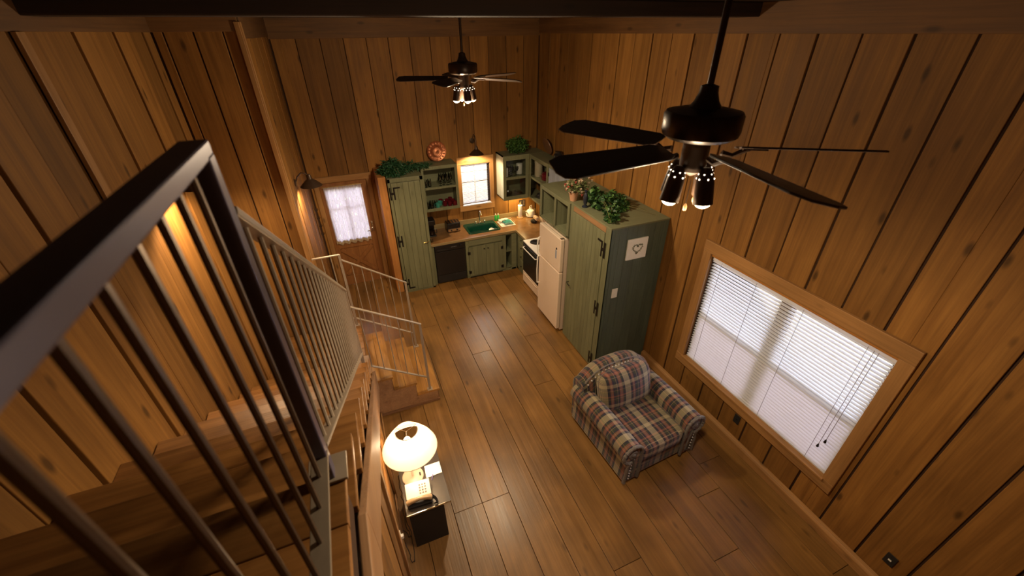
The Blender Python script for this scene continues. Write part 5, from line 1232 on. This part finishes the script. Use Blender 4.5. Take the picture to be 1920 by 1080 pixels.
MB().prism([(-0.10, 0.0), (0.115, 0.0), (0.115, 0.075), (0.03, 0.055), (-0.10, 0.03)], 'X', -0.115, 0.115).obj('base', BLACK, ph, bevel=0.008, world=False)
fcp = MB().prism([(-0.03, 0.047), (0.118, 0.077), (0.118, 0.086), (-0.03, 0.056)], 'X', -0.117, 0.117).obj('face_plate', plain('cream_phone_plastic', (0.80, 0.72, 0.60), 0.35), ph, bevel=0.004, world=False)
for r_ in range(4):
    for c_ in range(3):
        MB().box(0.01+c_*0.026, 0.026+c_*0.026, -0.012+r_*0.026, 0.002+r_*0.026, 0.0, 0.006, M=Matrix.Translation((0, 0.005, 0.060)) @ Matrix.Rotation(0.2, 4, 'X')).obj('key', plain('grey_key', (0.12, 0.10, 0.09), 0.5) if 'grey_key' not in MATS else MATS['grey_key'], fcp, world=False)
MB().tube([(-0.11, -0.065, 0.055), (-0.075, -0.065, 0.075), (0, -0.065, 0.085), (0.075, -0.065, 0.075), (0.11, -0.065, 0.055)], [0.026, 0.024, 0.018, 0.024, 0.026], 12).obj('handset', plain('brown_handset', (0.40, 0.28, 0.16), 0.25), ph, smooth=True, world=False)
tag(MB().prism([(0.105, 2.625), (0.268, 2.632), (0.268, 2.765), (0.112, 2.765)], 'Z', TZ+0.001, TZ+0.012).obj('note_pad', PAPER, bevel=0.001), 'white note pad lying beside the lamp base', 'notepad')
tag(MB().tube([(0.15, 2.59, TZ+0.004), (0.175, 2.64, TZ+0.016)], 0.004, 6).obj('pen', plain('violet_pen', (0.12, 0.06, 0.30), 0.4), smooth=True), 'thin violet pen at the edge of the note pad', 'pen')
m = MB(); pts = []
for i in range(120):
    t = i/119; cx_ = 0.115+0.03*math.sin(t*PI)+t*0.01; cy_ = 2.43-0.14*t*1.0; cz_ = TZ+0.02-(0.0 if t < 0.6 else (t-0.6)*0.0)
    pts.append((cx_+0.008*math.cos(i*0.9), cy_+0.0, cz_+0.008*math.sin(i*0.9)))
tag(m.tube([(p[0], min(2.52, max(2.335, p[1])), p[2]) for p in pts], 0.003, 5).obj('phone_cord', BLACK, smooth=True), 'coiled black handset cord beside the telephone', 'cord')
rc = random.Random(6)
def floorcord(label, pts, seed):
    r = random.Random(seed); out = []
    for p, q in zip(pts[:-1], pts[1:]):
        for i in range(5):
            t = i/5; out.append((p[0]+(q[0]-p[0])*t+r.uniform(-.012, .012), p[1]+(q[1]-p[1])*t+r.uniform(-.012, .012), p[2]+(q[2]-p[2])*t))
    out.append(pts[-1]); tag(MB().tube(out, 0.0035, 5).obj('power_cord', BLACKM, smooth=True), label, 'cord')
floorcord('thin black lamp cord hanging behind the side table to the wall', [(-0.09, 2.78, TZ+0.005), (-0.165, 2.84, 0.50), (-0.17, 2.80, 0.2), (-0.19, 2.62, 0.006), (-0.17, 2.45, 0.006), (-0.215, 2.38, 0.30)], 1)
floorcord('black telephone cord looping over the floor by the wall outlet', [(-0.13, 2.50, TZ-0.03), (-0.17, 2.48, 0.3), (-0.15, 2.40, 0.006), (-0.165, 2.22, 0.006), (-0.20, 2.20, 0.006), (-0.215, 2.30, 0.22)], 2)
o_ = thing('wall_outlet', 'ivory outlet on the stair wall beside the side table', 'outlet', (-0.232, 2.34, 0.2))
MB().box(-0.249, -0.240, 2.30, 2.38, 0.20, 0.33).obj('plate', WHITE, o_, bevel=0.002)
MB().box(-0.240, -0.215, 2.32, 2.35, 0.27, 0.31).obj('plug', WHITE, o_, bevel=0.002)
